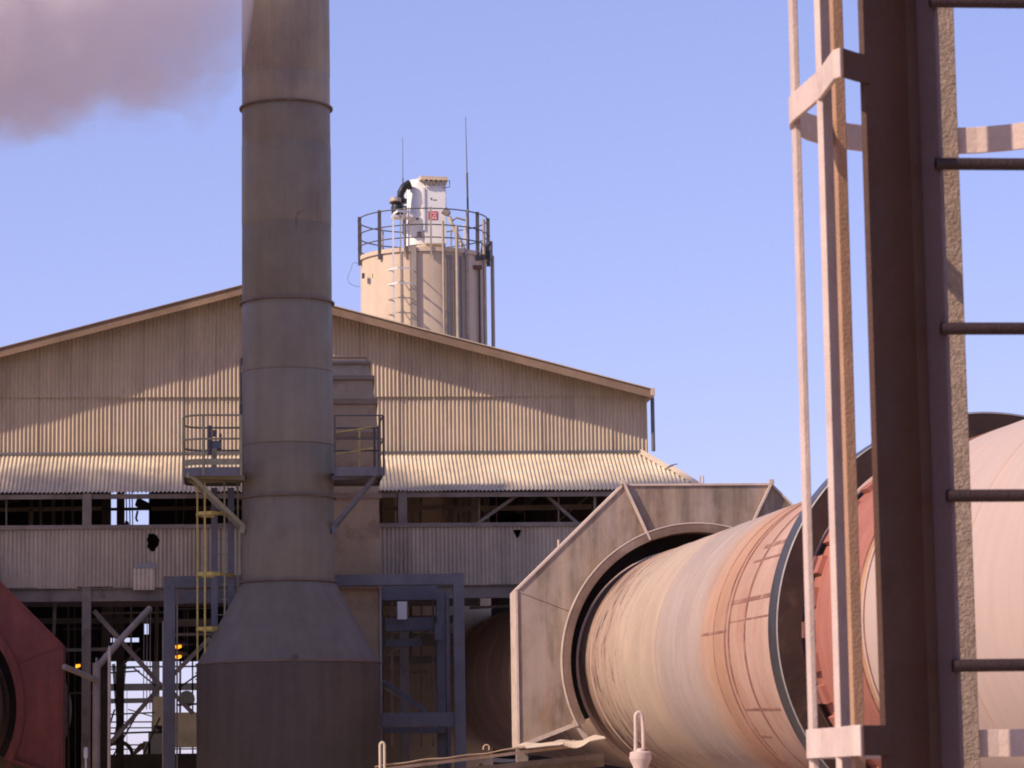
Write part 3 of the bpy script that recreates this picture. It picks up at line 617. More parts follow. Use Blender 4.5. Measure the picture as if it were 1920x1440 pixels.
# ladder with cage on the left of the silo
for px in (738, 750):
    a = spx(px); q = mb(); q.bar(sp(a, rs + .22, 14), sp(a, rs + .22, P(px, 405, YSI - 1.5).z), .05 if px == 738 else .035, .02); q.build('ladder_stringer', M_white if px == 738 else M_silopipe, sil)
q = mb(); a = spx(770); q.bar(sp(a, rs + .1, 14), sp(a, rs + .1, zSt + .1), .14, .05); q.build('ladder_channel', M_silopipe, sil)
zc = zSt - .6
while zc > 16:
    q = mb(); a0 = spx(738); a1 = spx(770); pts = [sp(a0, rs + .22, zc), sp(a0 - .02, rs + .5, zc), sp((a0 + a1) / 2, rs + .72, zc), sp(a1, rs + .5, zc), sp(a1, rs + .12, zc)]
    q.strip(pts, .035, .012); q.build('cage_hoop', M_white if zc > zSt - 1.2 else M_silopipe, sil); zc -= .42
q = mb(); pts = [sp(spx(738), rs + .2, P(738, 405, YSI - 1.5).z), sp(spx(750), rs + .45, P(750, 403, YSI - 1.5).z), sp(spx(765), rs + .2, P(765, 403, YSI - 1.5).z), sp(spx(775), rs + .0, P(775, 410, YSI - 1.5).z)]; q.strip(pts, .07, .02); q.build('ladder_top_hoop', M_white, sil)
for px in (756, 762):
    a = spx(px); q = mb(); q.bar(sp(a, rs + .1, zSt), sp(a, rs + .1, zSt + 1.2), .04, .03); q.build('gate_post', M_gal, sil)
for px, py in ((681, 512), (700, 513)):
    q = mb(); q.box(P(px - 2, py, YSI - 1.0), P(px + 3, py + 8, YSI - 1.0) + Vector((0, .2, 0))); q.build('bracket', M_rail, sil)
# loose wire loops at the left edge
q = mb(); c = P(668, 515, YSI - .2); q.tube([c + Vector((math.cos(t) * .22 + .05 * math.sin(3 * t), 0, math.sin(t) * .35)) for t in [i * .35 for i in range(16)]], .006, 4); q.build('loose_wire', M_rail, sil)
# right side drum and outer downcomer
q = mb(); q.tube([P(923, 480, YSI + .1), P(925, 640, YSI + .1), P(926, 900, YSI + .1)], .055, 8); q.build('downcomer', M_silopipe, sil, smooth=True)
q = mb(); q.lathe(P(903, 470, YSI - .6), (1, -.2, -.1), [(0, .0001), (0, .23), (.28, .26), (.28, .0001)], 20); q.build('cable_drum', M_rail, sil, smooth=True)
q = mb(); q.box(P(915, 452, YSI - .2), P(924, 485, YSI - .2) + Vector((0, .3, 0))); q.build('drum_box', M_rail, sil)
q = mb(); 
for k in range(16):
    x_ = random.uniform(845, 905); s_ = random.uniform(.05, .14); c = P(x_, random.uniform(476, 486), YSI - .9); q.box(c - Vector((s_, s_, s_ * .4)), c + Vector((s_, s_, s_ * .5)))
q.build('spilled_lumps', M_rail, sil)

# dust collector on the silo
dc = thing('dust_collector', 'white bin vent dust collector with red label on the silo top', 'dust collector', P(797, 480, YSI))
cc = P(790, 440, YSI); rc = 31 / PXm(YSI); z0, z1 = P(795, 460, YSI - .3).z, P(795, 345, YSI - .3).z
q = mb(); q.lathe((cc.x, YSI, 0), Z3, [(z0, rc), (z1, rc), (z1 + .12, rc * .9), (z1 + .15, .0001)], 40); q.build('round_body', M_white, dc, smooth=True)
q = mb(); xa, xb = P(796, 400, YSI - .5).x, P(836, 400, YSI - .5).x
q.box((xa, YSI - .62, z0), (xb, YSI + .4, z1 + .02)); q.build('door_panel', M_white, dc, bevel=.015)
q = mb(); q.box((xa - .05, YSI - .66, P(800, 432, YSI - .6).z), (xa - .0, YSI - .58, P(800, 352, YSI - .6).z)); q.build('hinge_strip', M_white, dc)
q = mb(); lid = [Vector((xa - .1, YSI - .75, z1 + .05)), Vector((xb + .05, YSI - .75, z1 + .02)), Vector((xb + .05, YSI + .5, z1 + .02)), Vector((xa - .3, YSI + .5, z1 + .1))]; q.prism(lid, (0, 0, .1)); q.build('lid', M_flash, dc)
for k in range(5):
    px = 795 + k * 9; a = P(px, 343, YSI - .72); q = mb(); q.bar(a + Vector((0, -.05, .08)), a + Vector((.03, .05, -.06)), .045, .05); q.build('lid_clamp', M_silopipe, dc)
q = mb(); q.tube([P(836, 338, YSI - .7), P(843, 339, YSI - .7), P(843, 351, YSI - .7), P(830, 352, YSI - .7)], .013, 5); q.build('lid_lever', M_rail, dc)
q = mb(); q.lathe((cc.x + .08, YSI, 0), Z3, [(zSt, .52), (z0 - .0, .47)], 32); q.build('base_collar', M_silo, dc, smooth=True)
q = mb(); a, b_ = P(803, 396, YSI - .63), P(821, 412, YSI - .63); q.box((a.x, YSI - .632, a.z), (b_.x, YSI - .624, b_.z)); q.build('red_label', M_redlabel, dc)
for (x0, y0, x1, y1) in ((806, 399, 819, 400.5), (806, 401, 808, 404), (812, 403, 818, 404.5), (811, 406.5, 814, 410), (816, 406, 818, 411)):
    a, b_ = P(x0, y0, YSI - .64), P(x1, y1, YSI - .64); q = mb(); q.box((a.x, YSI - .637, a.z), (b_.x, YSI - .633, b_.z)); q.build('label_mark', M_white, dc)
q = mb()
for (x0, y0, x1, y1) in ((806, 371, 811, 372), (808, 372, 810, 375), (812, 374, 813.2, 376), (814, 373.5, 815.2, 376), (816, 374, 817, 376), (817.8, 373.8, 819, 376)):
    a, b_ = P(x0, y0, YSI - .63), P(x1, y1, YSI - .63); q.box((a.x, YSI - .626, a.z), (b_.x, YSI - .622, b_.z))
q.build('small_lettering', M_rail, dc)
q = mb(); q.tube([P(757, 375, YSI - .6), P(750, 372, YSI - .6), P(752, 361, YSI - .6), P(758, 350, YSI - .6), P(765, 344, YSI - .55), P(768, 352, YSI - .4)], [.1, .1, .11, .11, .1, .08], 12); 
q.build('black_hose', M_black, dc, smooth=True)
q = mb(); q.lathe(P(741, 377, YSI - .75), (0, .2, 1), [(-.05, .0001), (-.05, .17), (.06, .17), (.09, .1), (.09, .0001)], 20); q.build('fan_cowl', M_silopipe, dc, smooth=True)
q = mb(); q.lathe(P(745, 402, YSI - .7), Z3, [(0, .0001), (0, .16), (.2, .18), (.3, .14), (.34, .0001)], 18); q.build('blower_motor', M_black, dc, smooth=True)
q = mb(); q.box(P(748, 386, YSI - .7), P(763, 402, YSI - .7) + Vector((0, .3, 0))); q.box(P(752, 372, YSI - .65), P(763, 380, YSI - .65) + Vector((0, .2, 0))); q.build('motor_box', M_rail, dc)
q = mb(); q.box(P(735, 402, YSI - .8), P(775, 406, YSI - .8) + Vector((0, .5, 0))); q.build('blower_shelf', M_white, dc)
for px, py in ((782, 438), (782, 443)):
    q = mb(); q.box(P(px, py - 4, YSI - .62), P(px + 9, py - 1, YSI - .62) + Vector((0, .1, 0))); q.build('louvre', M_rail, dc)
q = mb(); q.box(P(780, 408, YSI - .62), P(785, 411, YSI - .62) + Vector((0, .1, 0))); q.build('latch', M_rail, dc)
q = mb(); q.bar(P(831, 352, YSI - .4), P(833, 470, YSI - .4), .05, .05); q.build('ladder_mast', M_rail, dc)
for y0 in (362, 373, 398, 412, 424, 436): 
    q = mb(); q.bar(P(828, y0, YSI - .42), P(837, y0, YSI - .42), .02, .02); q.build('mast_step', M_rail, dc)
q = mb(); q.box(P(827, 377, YSI - .3), P(837, 393, YSI - .3) + Vector((0, .1, 0))); q.build('control_box', M_blue, dc)
for (xa_, ya, xb_, yb, r0, lab) in ((755, 258, 756, 440, .011, 'short thin whip antenna beside the black hose on the silo'), (873, 219, 879, 470, .016, 'long thin whip antenna rising above the right side of the silo')):
    a, b_ = P(xa_, ya, YSI - .2), P(xb_, yb, YSI - .2); q = mb(); mid = a.lerp(b_, .42); q.tube([b_, mid, mid + (a - mid) * .02, a], [r0 * 1.9, r0 * 1.9, r0, r0 * .55], 6); tag(q.build('whip_antenna', M_rail), lab, 'antenna', None)

# ================================================================== rotary kiln
FXP = PXm
def depthY(px, py, depth):
    d = ray(px, py); return d.y * depth
RK = 2.0
C1 = EYEV + ray(1309, 1240) * (FPX * RK / 213); C2 = EYEV + ray(1858, 1178) * (FPX * RK / 345)
ax = (C1 - C2).normalized()                 # points away from the camera
def kc(Y): return C2 + ax * ((Y - C2.y) / ax.y)
Y1, Y2 = C1.y, C2.y
kil = thing('rotary_kiln', 'long pink and rust banded rotary kiln cylinder passing through the brown hood', 'kiln', (kc(45).x, 45, 0))
# position along the shell where a circle's left extreme falls on a given pixel column
def Ypx(px, rad=RK):
    lo_, hi_ = 12.0, 120.0
    for _ in range(50):
        m_ = (lo_ + hi_) / 2; c = kc(m_) - Vector((rad, 0, 0)); v = c - EYEV; x_ = 960 + FPX * v.dot(CR) / v.dot(CF)
        if x_ > px: lo_ = m_
        else: hi_ = m_
    return lo_
def shell(Ya, Yb_, m_, r=RK, name='shell_section', n=128):
    q = mb(); la = (Ya - C2.y) / ax.y; lb = (Yb_ - C2.y) / ax.y
    k_ = max(2, int(abs(lb - la) / 1.5)); q.lathe(C2, ax, [(la + (lb - la) * i / k_, r) for i in range(k_ + 1)], n); return q.build(name, m_, kil, smooth=True)
def kiln_main():
    mm = bpy.data.materials.new('kiln_shell'); mm.use_nodes = True; n = mm.node_tree; L = n.links; b = n.nodes['Principled BSDF']; b.inputs['Specular IOR Level'].default_value = .25
    tc = n.nodes.new('ShaderNodeTexCoord')
    def N(sc_, mp, det=6, seed=0., rg=.6):
        a = n.nodes.new('ShaderNodeMapping'); a.inputs['Scale'].default_value = mp; a.inputs['Location'].default_value = (seed, seed * .7, seed * 1.3); L.new(tc.outputs['Object'], a.inputs[0])
        t = n.nodes.new('ShaderNodeTexNoise'); t.inputs['Scale'].default_value = sc_; t.inputs['Detail'].default_value = det; t.inputs['Roughness'].default_value = rg; L.new(a.outputs[0], t.inputs['Vector']); return t.outputs['Fac']
    def M(op, x, y):
        q = n.nodes.new('ShaderNodeMath'); q.operation = op
        for i_, v in enumerate((x, y)):
            if isinstance(v, (int, float)): q.inputs[i_].default_value = v
            else: L.new(v, q.inputs[i_])
        return q.outputs[0]
    def rng(x, a0, a1, b0, b1):
        r = n.nodes.new('ShaderNodeMapRange'); r.inputs[1].default_value = a0; r.inputs[2].default_value = a1; r.inputs[3].default_value = b0; r.inputs[4].default_value = b1; L.new(x, r.inputs[0]); return r.outputs[0]
    def mixc(f, a, c):
        q = n.nodes.new('ShaderNodeMix'); q.data_type = 'RGBA'; L.new(f, q.inputs[0]); L.new(a, q.inputs[6]); q.inputs[7].default_value = (*c, 1); return q.outputs[2]
    sp_ = n.nodes.new('ShaderNodeSeparateXYZ'); L.new(tc.outputs['Object'], sp_.inputs[0])
    y = M('ADD', sp_.outputs[1], rng(N(.9, (1, .6, 1)), .2, .8, -.55, .55)); y = M('ADD', y, rng(N(4, (.3, 1.5, .3), seed=4), .2, .8, -.3, .3))
    cr = n.nodes.new('ShaderNodeValToRGB'); L.new(rng(y, 32 - 45, 54 - 45, 0, 1), cr.inputs[0])
    stops = [(32.3, (.44, .265, .205)), (35.4, (.46, .29, .225)), (37.1, (.43, .245, .175)), (37.9, (.42, .225, .14)), (38.9, (.45, .265, .18)), (39.9, (.40, .295, .245)), (41.8, (.385, .29, .25)), (43.4, (.40, .295, .245)), (43.9, (.45, .325, .24)), (47.5, (.46, .335, .245)), (50.0, (.42, .29, .215)), (52.5, (.30, .195, .145))]
    e = cr.color_ramp.elements
    e[0].position = (stops[0][0] - 32) / 22; e[0].color = (*stops[0][1], 1); e[1].position = (stops[-1][0] - 32) / 22; e[1].color = (*stops[-1][1], 1)
    for p_, c_ in stops[1:-1]: k_ = e.new((p_ - 32) / 22); k_.color = (*c_, 1)
    cur = cr.outputs[0]
    v = M('MULTIPLY', rng(N(2.2, (.06, 1.4, .06), seed=9), .3, .7, .93, 1.07), rng(N(.8, (1, 1, 1), seed=2), .3, .7, .9, 1.1)); v = M('MULTIPLY', v, rng(N(14, (1, 1, 1), seed=6), .3, .7, .95, 1.05))
    q = n.nodes.new('ShaderNodeMix'); q.data_type = 'RGBA'; q.blend_type = 'MULTIPLY'; q.inputs[0].default_value = 1; L.new(cur, q.inputs[6]); L.new(v, q.inputs[7]); cur = q.outputs[2]
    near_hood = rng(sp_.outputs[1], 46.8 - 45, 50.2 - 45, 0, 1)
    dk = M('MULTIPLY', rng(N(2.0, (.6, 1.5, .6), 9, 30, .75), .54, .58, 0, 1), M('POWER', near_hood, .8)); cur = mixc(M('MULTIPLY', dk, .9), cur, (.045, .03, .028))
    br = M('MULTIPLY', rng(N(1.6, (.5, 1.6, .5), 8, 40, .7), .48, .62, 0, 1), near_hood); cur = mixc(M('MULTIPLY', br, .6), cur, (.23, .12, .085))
    rs_ = M('MULTIPLY', rng(N(1.3, (.7, 1.3, .7), 8, 50, .7), .52, .66, 0, 1), rng(sp_.outputs[1], 40 - 45, 38 - 45, 0, 1)); cur = mixc(M('MULTIPLY', rs_, .55), cur, (.36, .155, .095))
    sc2 = M('MULTIPLY', rng(N(9, (.5, 1.2, .5), 5, 60, .7), .64, .70, 0, 1), .5); cur = mixc(sc2, cur, (.27, .15, .11))
    L.new(cur, b.inputs['Base Color']); L.new(rng(N(3, (1, 1, 1), seed=12), .3, .7, .62, .85), b.inputs['Roughness'])
    bn = n.nodes.new('ShaderNodeBump'); bn.inputs['Strength'].default_value = .5; bn.inputs['Distance'].default_value = .02; hsum = M('ADD', M('MULTIPLY', dk, -1.0), N(1.6, (1, 1, 1), 6, 70)); L.new(hsum, bn.inputs['Height']); L.new(bn.outputs[0], b.inputs['Normal'])
    return mm
M_kmain = kiln_main()
def ringk(Yc, r0, r1, wid, m_, name='weld_seam', n=128):
    q = mb(); l_ = (Yc - C2.y) / ax.y; q.lathe(C2, ax, [(l_ - wid / 2, r0), (l_ - wid / 2, r1), (l_ + wid / 2, r1), (l_ + wid / 2, r0)], n); return q.build(name, m_, kil, smooth=True)
TW = .5                                     # tyre width
RT = RK * 408 / 345
yA = Ypx(1608)
shell(12, 25.2, M_k_pale); shell(25.2, 29.1, M_k_pale); ringk(25.2, RK - .01, RK + .004, .05, M_k_tan)
shell(29.1, 29.24, M_k_pale); shell(29.24, 29.42, M_k_ochre); shell(29.42, Y2 + TW, M_k_red); shell(Y2 + TW, 35.97, M_kmain); shell(35.97, 37.3, M_kmain); shell(37.3, 39.55, M_kmain)
shell(39.55, 43.57, M_kmain); shell(43.57, 49.2, M_kmain); shell(49.2, 53.2, M_kmain); shell(53.2, 60, M_k_tan); shell(60, 66, M_k_in); shell(66, 72, M_k_in); shell(72, 79, M_k_in); shell(79, 92, M_k_in)
for Yc, wd, r_ in ((29.1, .05, .008), (29.42, .05, .008), (37.12, .07, .01), (37.42, .09, .008), (35.97, .10, .01), (38.3, .05, .004), (40.6, .03, .004), (45.5, .02, .003), (47.2, .02, .003), (32.62, .04, .006), (43.57, .03, .005), (41.6, .02, .004), (49.2, .03, .006), (51.4, .06, .012), (60, .05, .01), (66, .06, .01), (72, .06, .01), (79, .06, .01)):
    ringk(Yc, RK - .01, RK + r_, wd, M_joint if Yc < 39 else M_k_grey if 40 < Yc < 48 else M_k_in)
# lengthwise plate joints between the seams
def ang_px(Yc, py):
    best = None
    for i in range(-80, 120):
        a = R(i); p = kc(Yc) + Vector((-math.cos(a), 0, math.sin(a))) * RK; v = p - EYEV; y_ = 720 - FPX * v.dot(CU) / v.dot(CF)
        if best is None or abs(y_ - py) < best[0]: best = (abs(y_ - py), a)
    return best[1]
def joint(Ya, Yb_, py, wd=.04):
    a = ang_px((Ya + Yb_) / 2, py); u = Vector((-math.cos(a), 0, math.sin(a))); q = mb(); q.bar(kc(Ya) + u * (RK - .002), kc(Yb_) + u * (RK - .002), wd, .014, u); q.build('plate_joint', M_joint, kil)
joint(32.5, 37.2, 1120, .05); joint(33.5, 37.2, 1156, .02); joint(34.7, 37.2, 1328, .03); joint(37.3, 39.3, 1188, .03); joint(36.4, 37.3, 1378, .03); joint(32.5, 36.4, 1010, .06); joint(32.5, 36.6, 1036, .03)
# riding ring
q = mb(); l0 = 0.0; ri = RK * 361 / 345
q.lathe(C2, ax, [(0, ri), (0, RT - .025), (.02, RT - .004), (.03, RT), (TW - .03, RT), (TW, RT - .02), (TW, ri)], 160, closed=True); ty = q.build('riding_ring', M_tyreface, kil, smooth=True)
q = mb(); q.lathe(C2, ax, [(.02, RT - .01), (.022, RT + .003), (TW - .022, RT + .003), (TW - .02, RT - .01)], 160); q.build('running_face', M_tyre, ty, smooth=True)
q = mb(); q.lathe(C2, ax, [(-.002, RT - .02), (-.004, RT - .015), (.012, RT - .002)], 160); q.build('worn_edge', M_gal, ty, smooth=True)
# retaining blocks in front of the ring
for k in range(36):
    th = 2 * math.pi * k / 36; u = Vector((-math.cos(th), 0, math.sin(th))); tg = Vector((math.sin(th), 0, math.cos(th)))
    for (ya, yb, ra, rb, wd, m_) in ((-.34, -.02, RK - .01, RK + .055, .2, M_k_red), (-.12, .05, RK + .0, ri - .005, .17, M_seam)):
        if yb > 0 and k % 2: continue
        c = C2 + ax * ya; d_ = C2 + ax * yb; q = mb(); q.bar(c + u * (ra + rb) / 2, d_ + u * (ra + rb) / 2, wd, rb - ra, u); q.build('retaining_block', m_, kil)
shell(29.42, 31.3, M_k_red, RK + .012, 'wear_band')
# concrete piers under the ring and at the hood
for Yc in (Y2 + .25, 56):
    q = mb(); c = kc(Yc); q.box((c.x - 2.6, Yc - 1.2, 0), (c.x + 2.6, Yc + 1.2, c.z - RT - .75)); tag(q.build('kiln_pier', M_conc), 'square concrete pier under the kiln ' + ('riding ring' if Yc < 40 else 'behind the brown hood'), 'pier')
    for sg in (-1, 1):
        q = mb(); u = Vector((sg * .5, 0, -.866)); rc_ = c + u * (RT + .46); q.lathe(rc_ - ax * .35, ax, [(0, .0001), (0, .45), (.7, .45), (.7, .0001)], 32); q.build('support_roller', M_tyre, kil, smooth=True)
# feed end seal
q = mb(); l_ = (90 - C2.y) / ax.y; q.lathe(C2, ax, [(l_, 2.05), (l_, 2.36), (l_ + .5, 2.36)], 96); q.build('seal_ring', M_white, kil, smooth=True)
q = mb(); l_ = (87 - C2.y) / ax.y; q.lathe(C2, ax, [(l_, 2.0), (l_, 2.22), (l_ + .4, 2.22), (l_ + .4, 2.0)], 96); q.build('riding_ring', M_black, kil, smooth=True)

# ------------------------------------------------------------------ kiln hood (plate shroud)
def hood(name, label, cen, s_, mplate, medge, side, yb=1.0, rot=None):
    """horseshoe shroud: octagonal plate with round opening; cen = opening centre at front plate"""
    t = thing(name, label, 'kiln hood', (cen.x, cen.y, 0))
    def pt(u, v, y=0): return cen + Vector((u * s_, y, v * s_))
    W_, T_, C_, D_ = 3.2, 3.13, 1.27, 1.28
    ro, rin = 2.43, 2.27
    prof = [(-W_, -1.45), (-W_, D_), (-C_, T_), (C_ + .12, T_), (W_, D_), (W_, -1.45)]
    segs = [(-1, 3), ]
    # plates: each octagon side is a panel running to the round opening
    cuts = [math.atan2(-1.1, -2.15), math.atan2(D_, -W_) , math.atan2(T_, -C_), math.atan2(T_, C_ + .12), math.atan2(D_, W_), math.atan2(-1.1, 2.15)]
    angs = [math.pi + math.atan2(1.1, 2.15), math.atan2(D_ - .35, -W_ * .72), math.atan2(2.23, -.86), math.atan2(2.23, .9), math.atan2(D_ - .35, W_ * .72), -math.atan2(1.1, 2.15)]
    for i in range(5):
        a0, a1 = angs[i], angs[i + 1]; n_ = 14
        arc = [(ro * math.cos(a0 + (a1 - a0) * k / n_), ro * math.sin(a0 + (a1 - a0) * k / n_)) for k in range(n_ + 1)]
        p0, p1 = prof[i], prof[i + 1]
        q = mb(); vs_ = []
        for k in range(n_ + 1):
            f = k / n_; o_ = (p0[0] + (p1[0] - p0[0]) * f, p0[1] + (p1[1] - p0[1]) * f); vs_ += [pt(*arc[k]), pt(*o_)]
        nb = len(vs_); vs2 = [v + Vector((0, .02, 0)) for v in vs_]
        fs = []
        for k in range(n_):
            a = 2 * k; fs += [(a, a + 2, a + 3, a + 1), (nb + a, nb + a + 1, nb + a + 3, nb + a + 2), (a + 1, a + 3, nb + a + 3, nb + a + 1), (a, nb + a, nb + a + 2, a + 2)]
        q.add(vs_ + vs2, fs); q.build('face_panel', mplate, t)
        # outer side wall
        d_ = Vector((p1[0] - p0[0], 0, p1[1] - p0[1])).normalized(); nn = Vector((-d_.z, 0, d_.x)) * .012
        q = mb(); A, B = pt(*p0) + nn, pt(*p1) + nn; q.add([A + Vector((0, -.03, 0)), B + Vector((0, -.03, 0)), B + Vector((0, yb, 0)), A + Vector((0, yb, 0))] + [v - nn * 3 for v in (A + Vector((0, -.03, 0)), B + Vector((0, -.03, 0)), B + Vector((0, yb, 0)), A + Vector((0, yb, 0)))],
              [(0, 1, 2, 3), (7, 6, 5, 4), (0, 4, 5, 1), (1, 5, 6, 2), (2, 6, 7, 3), (3, 7, 4, 0)]); q.build('side_plate', medge, t)
    # ribs at panel joints
    for i in (2, 3):
        a = angs[i]; A = pt(*prof[i]) + Vector((0, -.06, .03)); B = pt((rin + .02) * math.cos(a), (rin + .02) * math.sin(a)) + Vector((0, -.1, 0)); q = mb(); q.bar(A, B, .035, .12, (0, 1, 0)); q.build('joint_rib', medge, t)
        q = mb(); q.box(A + Vector((-.05, -.05, -.03)), A + Vector((.03, .06, .04))); q.build('rib_lug', medge, t)
    for i in (1, 4):
        a = angs[i]; q = mb(); q.bar(pt(*prof[i]) + Vector((0, -.008, 0)), pt(ro * math.cos(a), ro * math.sin(a)) + Vector((0, -.008, 0)), .02, .016, (0, 1, 0)); q.build('joint_rib', mplate, t)
    # collar
    n_ = 80; a0, a1 = angs[0], angs[5]; q = mb(); P_ = []
    sec = [(ro + .0, .0), (ro + .0, -.14), (ro - .03, -.145), (rin, -.13), (rin, .35), (rin + .03, .35), (rin + .03, -.1), (ro - .03, -.1)]
    for k in range(n_ + 1):
        a = a0 + (a1 - a0) * k / n_; P_ += [pt(r_ * math.cos(a), r_ * math.sin(a), y_) for r_, y_ in sec]
    ns = len(sec); fs = []
    for k in range(n_):
        for j in range(ns - 1): fs.append((k * ns + j, k * ns + j + 1, (k + 1) * ns + j + 1, (k + 1) * ns + j))
    q.add(P_, fs); cl = q.build('opening_collar', M_collar if mplate is M_hood else mplate, t, smooth=True)
    q = mb(); P_ = []
    for k in range(n_ + 1):
        a = a0 + (a1 - a0) * k / n_; P_ += [pt(r_ * math.cos(a), r_ * math.sin(a), y_) for r_, y_ in ((ro + .01, -.03), (ro + .01, -.15), (ro - .012, -.152))]
    q.add(P_, [(k * 3 + j, k * 3 + j + 1, k * 3 + 4 + j, k * 3 + 3 + j) for k in range(n_) for j in range(2)]); q.build('collar_band', medge, cl, smooth=True)
    # back plate, closing the shroud towards the shell
    q = mb(); n_ = 64; vs_ = []
    for k in range(n_ + 1):
        a = a0 + (a1 - a0) * k / n_; vs_ += [pt(2.05 * math.cos(a), 2.05 * math.sin(a), yb - .03), pt(2.6 * math.cos(a), 2.6 * math.sin(a), yb - .03)]
    q.add(vs_, [(2 * k, 2 * k + 2, 2 * k + 3, 2 * k + 1) for k in range(n_)]); q.build('back_plate', M_dark, t)
    for sg in (-1, 1):                     # foot edges and legs
        q = mb(); q.bar(pt(sg * 3.2, -1.45) + Vector((0, -.05, 0)), pt(sg * 2.05, -1.02) + Vector((0, -.05, 0)), .07, .08, (0, 1, 0)); q.build('foot_angle', medge, t)
        q = mb(); a_ = pt(sg * 3.1, -1.45, .4); q.bar(a_, vert(a_, 0), .2, .2); q.build('leg', M_dustst, t)
        q = mb(); q.bar(pt(sg * 2.22, -1.0) + Vector((0, -.05, 0)), pt(sg * 2.0, -1.35) + Vector((0, -.05, 0)), .09, .05, (0, 1, 0)); q.build('foot_angle', medge, t)
    return t
hcen = EYEV + ray(1309, 1240) * (FPX * 2.43 / 259)
H1 = hood('kiln_hood', 'large octagonal brown steel hood around the pink kiln', hcen, 1.0, M_hood, M_hoodedge, 1)
for px in (1318, 1312):
    q = mb(); a = P(px, 892, hcen.y + .5); q.tube([a, vert(a, hcen.z + 3.1)], .018, 6); q.build('top_stud', M_hoodedge, H1)
q = mb(); a = P(1047, 1012, hcen.y + .3); q.tube([a, a - Z3 * .35], .02, 6); q.build('top_stud', M_hoodedge, H1)
hc2_ = EYEV + ray(-178, 1330) * (FPX * 2.43 / 222)
H2 = hood('kiln_hood', 'red painted octagonal steel hood at the edge of the second kiln', hc2_, 1.0, M_redhood, M_redhood, -1)
k2 = thing('rotary_kiln', 'dark second kiln cylinder inside the red hood', 'kiln', (hc2_.x, hc2_.y, 0))
q = mb(); q.lathe(hc2_, ax, [(-22, 1.98), (-10, 1.98), (0, 1.98), (28, 1.98)], 96); q.build('shell_section', M_k2, k2, smooth=True)
q = mb(); q.lathe(hc2_, ax, [(2.0, 2.0), (2.0, 3.08), (2.12, 3.11), (2.5, 3.11), (2.5, 2.0)], 96); q.build('gear_guard', M_inst, k2, smooth=True)
q = mb(); q.lathe(hc2_, ax, [(2.1, 3.10), (2.1, 3.13), (2.16, 3.13), (2.16, 3.10)], 96); q.build('guard_rim', M_gal, k2, smooth=True)
q = mb(); q.box((hc2_.x - 2.6, hc2_.y + 3, 0), (hc2_.x + 2.6, hc2_.y + 5, hc2_.z - 2.6)); tag(q.build('kiln_pier', M_conc), 'square concrete pier under the second kiln behind the red hood', 'pier')

# pipes beside the red hood
pst = thing('standpipe', 'thick dusty standpipe with capped top and slanting branch beside the building column', 'pipe', P(181, 1300, 62.5) - Z3 * P(181, 1300, 62.5).z)
c = P(181, 1300, 62.5); q = mb(); q.tube([vert(c, 0), vert(c, P(181, 1243, 62.5).z)], .085, 14); q.build('pipe', M_pipe, pst, smooth=True)
q = mb(); q.tube([vert(c, P(181, 1243, 62.5).z), vert(c, P(181, 1233, 62.5).z)], .025, 8); q.build('nipple', M_pipe, pst)
q = mb(); q.tube([c + Z3 * (P(181, 1252, 62.5).z - c.z), P(230, 1195, 62.8), P(274, 1148, 63.1), P(281, 1141, 63.2)], .068, 12); q.build('branch', M_pipe, pst, smooth=True)
q = mb(); q.tube([P(181, 1276, 62.4), P(150, 1262, 62), P(120, 1250, 61.6)], .06, 10); q.build('branch', M_pipe, pst, smooth=True)
q = mb(); c = P(205, 1300, 61.5); q.tube([vert(c, 0), vert(c, P(205, 1216, 61.5).z), vert(c, P(205, 1211, 61.5).z)], [.034, .034, .02], 10); tag(q.build('thin_pipe', M_flash, smooth=True), 'thin pale vertical pipe in front of the slanting pipe branch', 'pipe')
q = mb(); c = P(161, 1410, 61.8); q.lathe(c, Z3, [(-.12, .0001), (-.12, .045), (.06, .045), (.1, .02), (.1, .0001)], 12); q.tube([c - Z3 * .1, vert(c, 0)], .02, 6); tag(q.build('marker_post', M_white, smooth=True), 'white capped marker post at the foot of the building column', 'post')

# ------------------------------------------------------------------ tin cover roof in front of the hood
YR0, YR1 = 47.6, 49.4
cov = thing('cover_roof', 'weathered tin cover roof with torn curling edge below the brown hood', 'roof', P(920, 1440, 48.5) - Z3 * P(920, 1440, 48.5).z)
a, b_ = P(702, 1437, YR0), P(1078, 1387, YR0)
q = mb(); n_ = 40; rows = []
for i in range(n_ + 1):
    f = i / n_; p = a.lerp(b_, f); p.z += .012 * math.sin(f * 9) + .008 * math.sin(f * 31)
    rows += [p, Vector((p.x + .1, YR1, p.z - .0))]
q.add(rows, [(2 * i, 2 * i + 2, 2 * i + 3, 2 * i + 1) for i in range(n_)]); o = q.build('tin_sheet', M_tin, cov); o.modifiers.new('thick', 'SOLIDIFY').thickness = .012
q = mb(); a2, b2 = P(985, 1398, YR0 - .1), P(1134, 1384, YR0 - .1); rows = []
for i in range(25):
    f = i / 24; p = a2.lerp(b2, f); p.z += .018 * math.sin(f * 8.5 - .6) * f; droop = .08 * max(0, math.sin((f - .45) * 9)) if f > .45 else .02
    rows += [p + Vector((0, -.1, -droop - .02)), p + Vector((0, .05, .01)), Vector((p.x, YR0 + 1.1, p.z + .03 + .03 * math.sin(f * 14)))]
q.add(rows, [(3 * i + j, 3 * i + 3 + j, 3 * i + 4 + j, 3 * i + 1 + j) for i in range(24) for j in range(2)]); o = q.build('torn_sheet', M_flash, cov); o.modifiers.new('thick', 'SOLIDIFY').thickness = .012
q = mb(); q.bar(P(705, 1444, YR0 + .1), P(1080, 1398, YR0 + .1), .05, .06); q.build('edge_purlin', M_tin, cov)
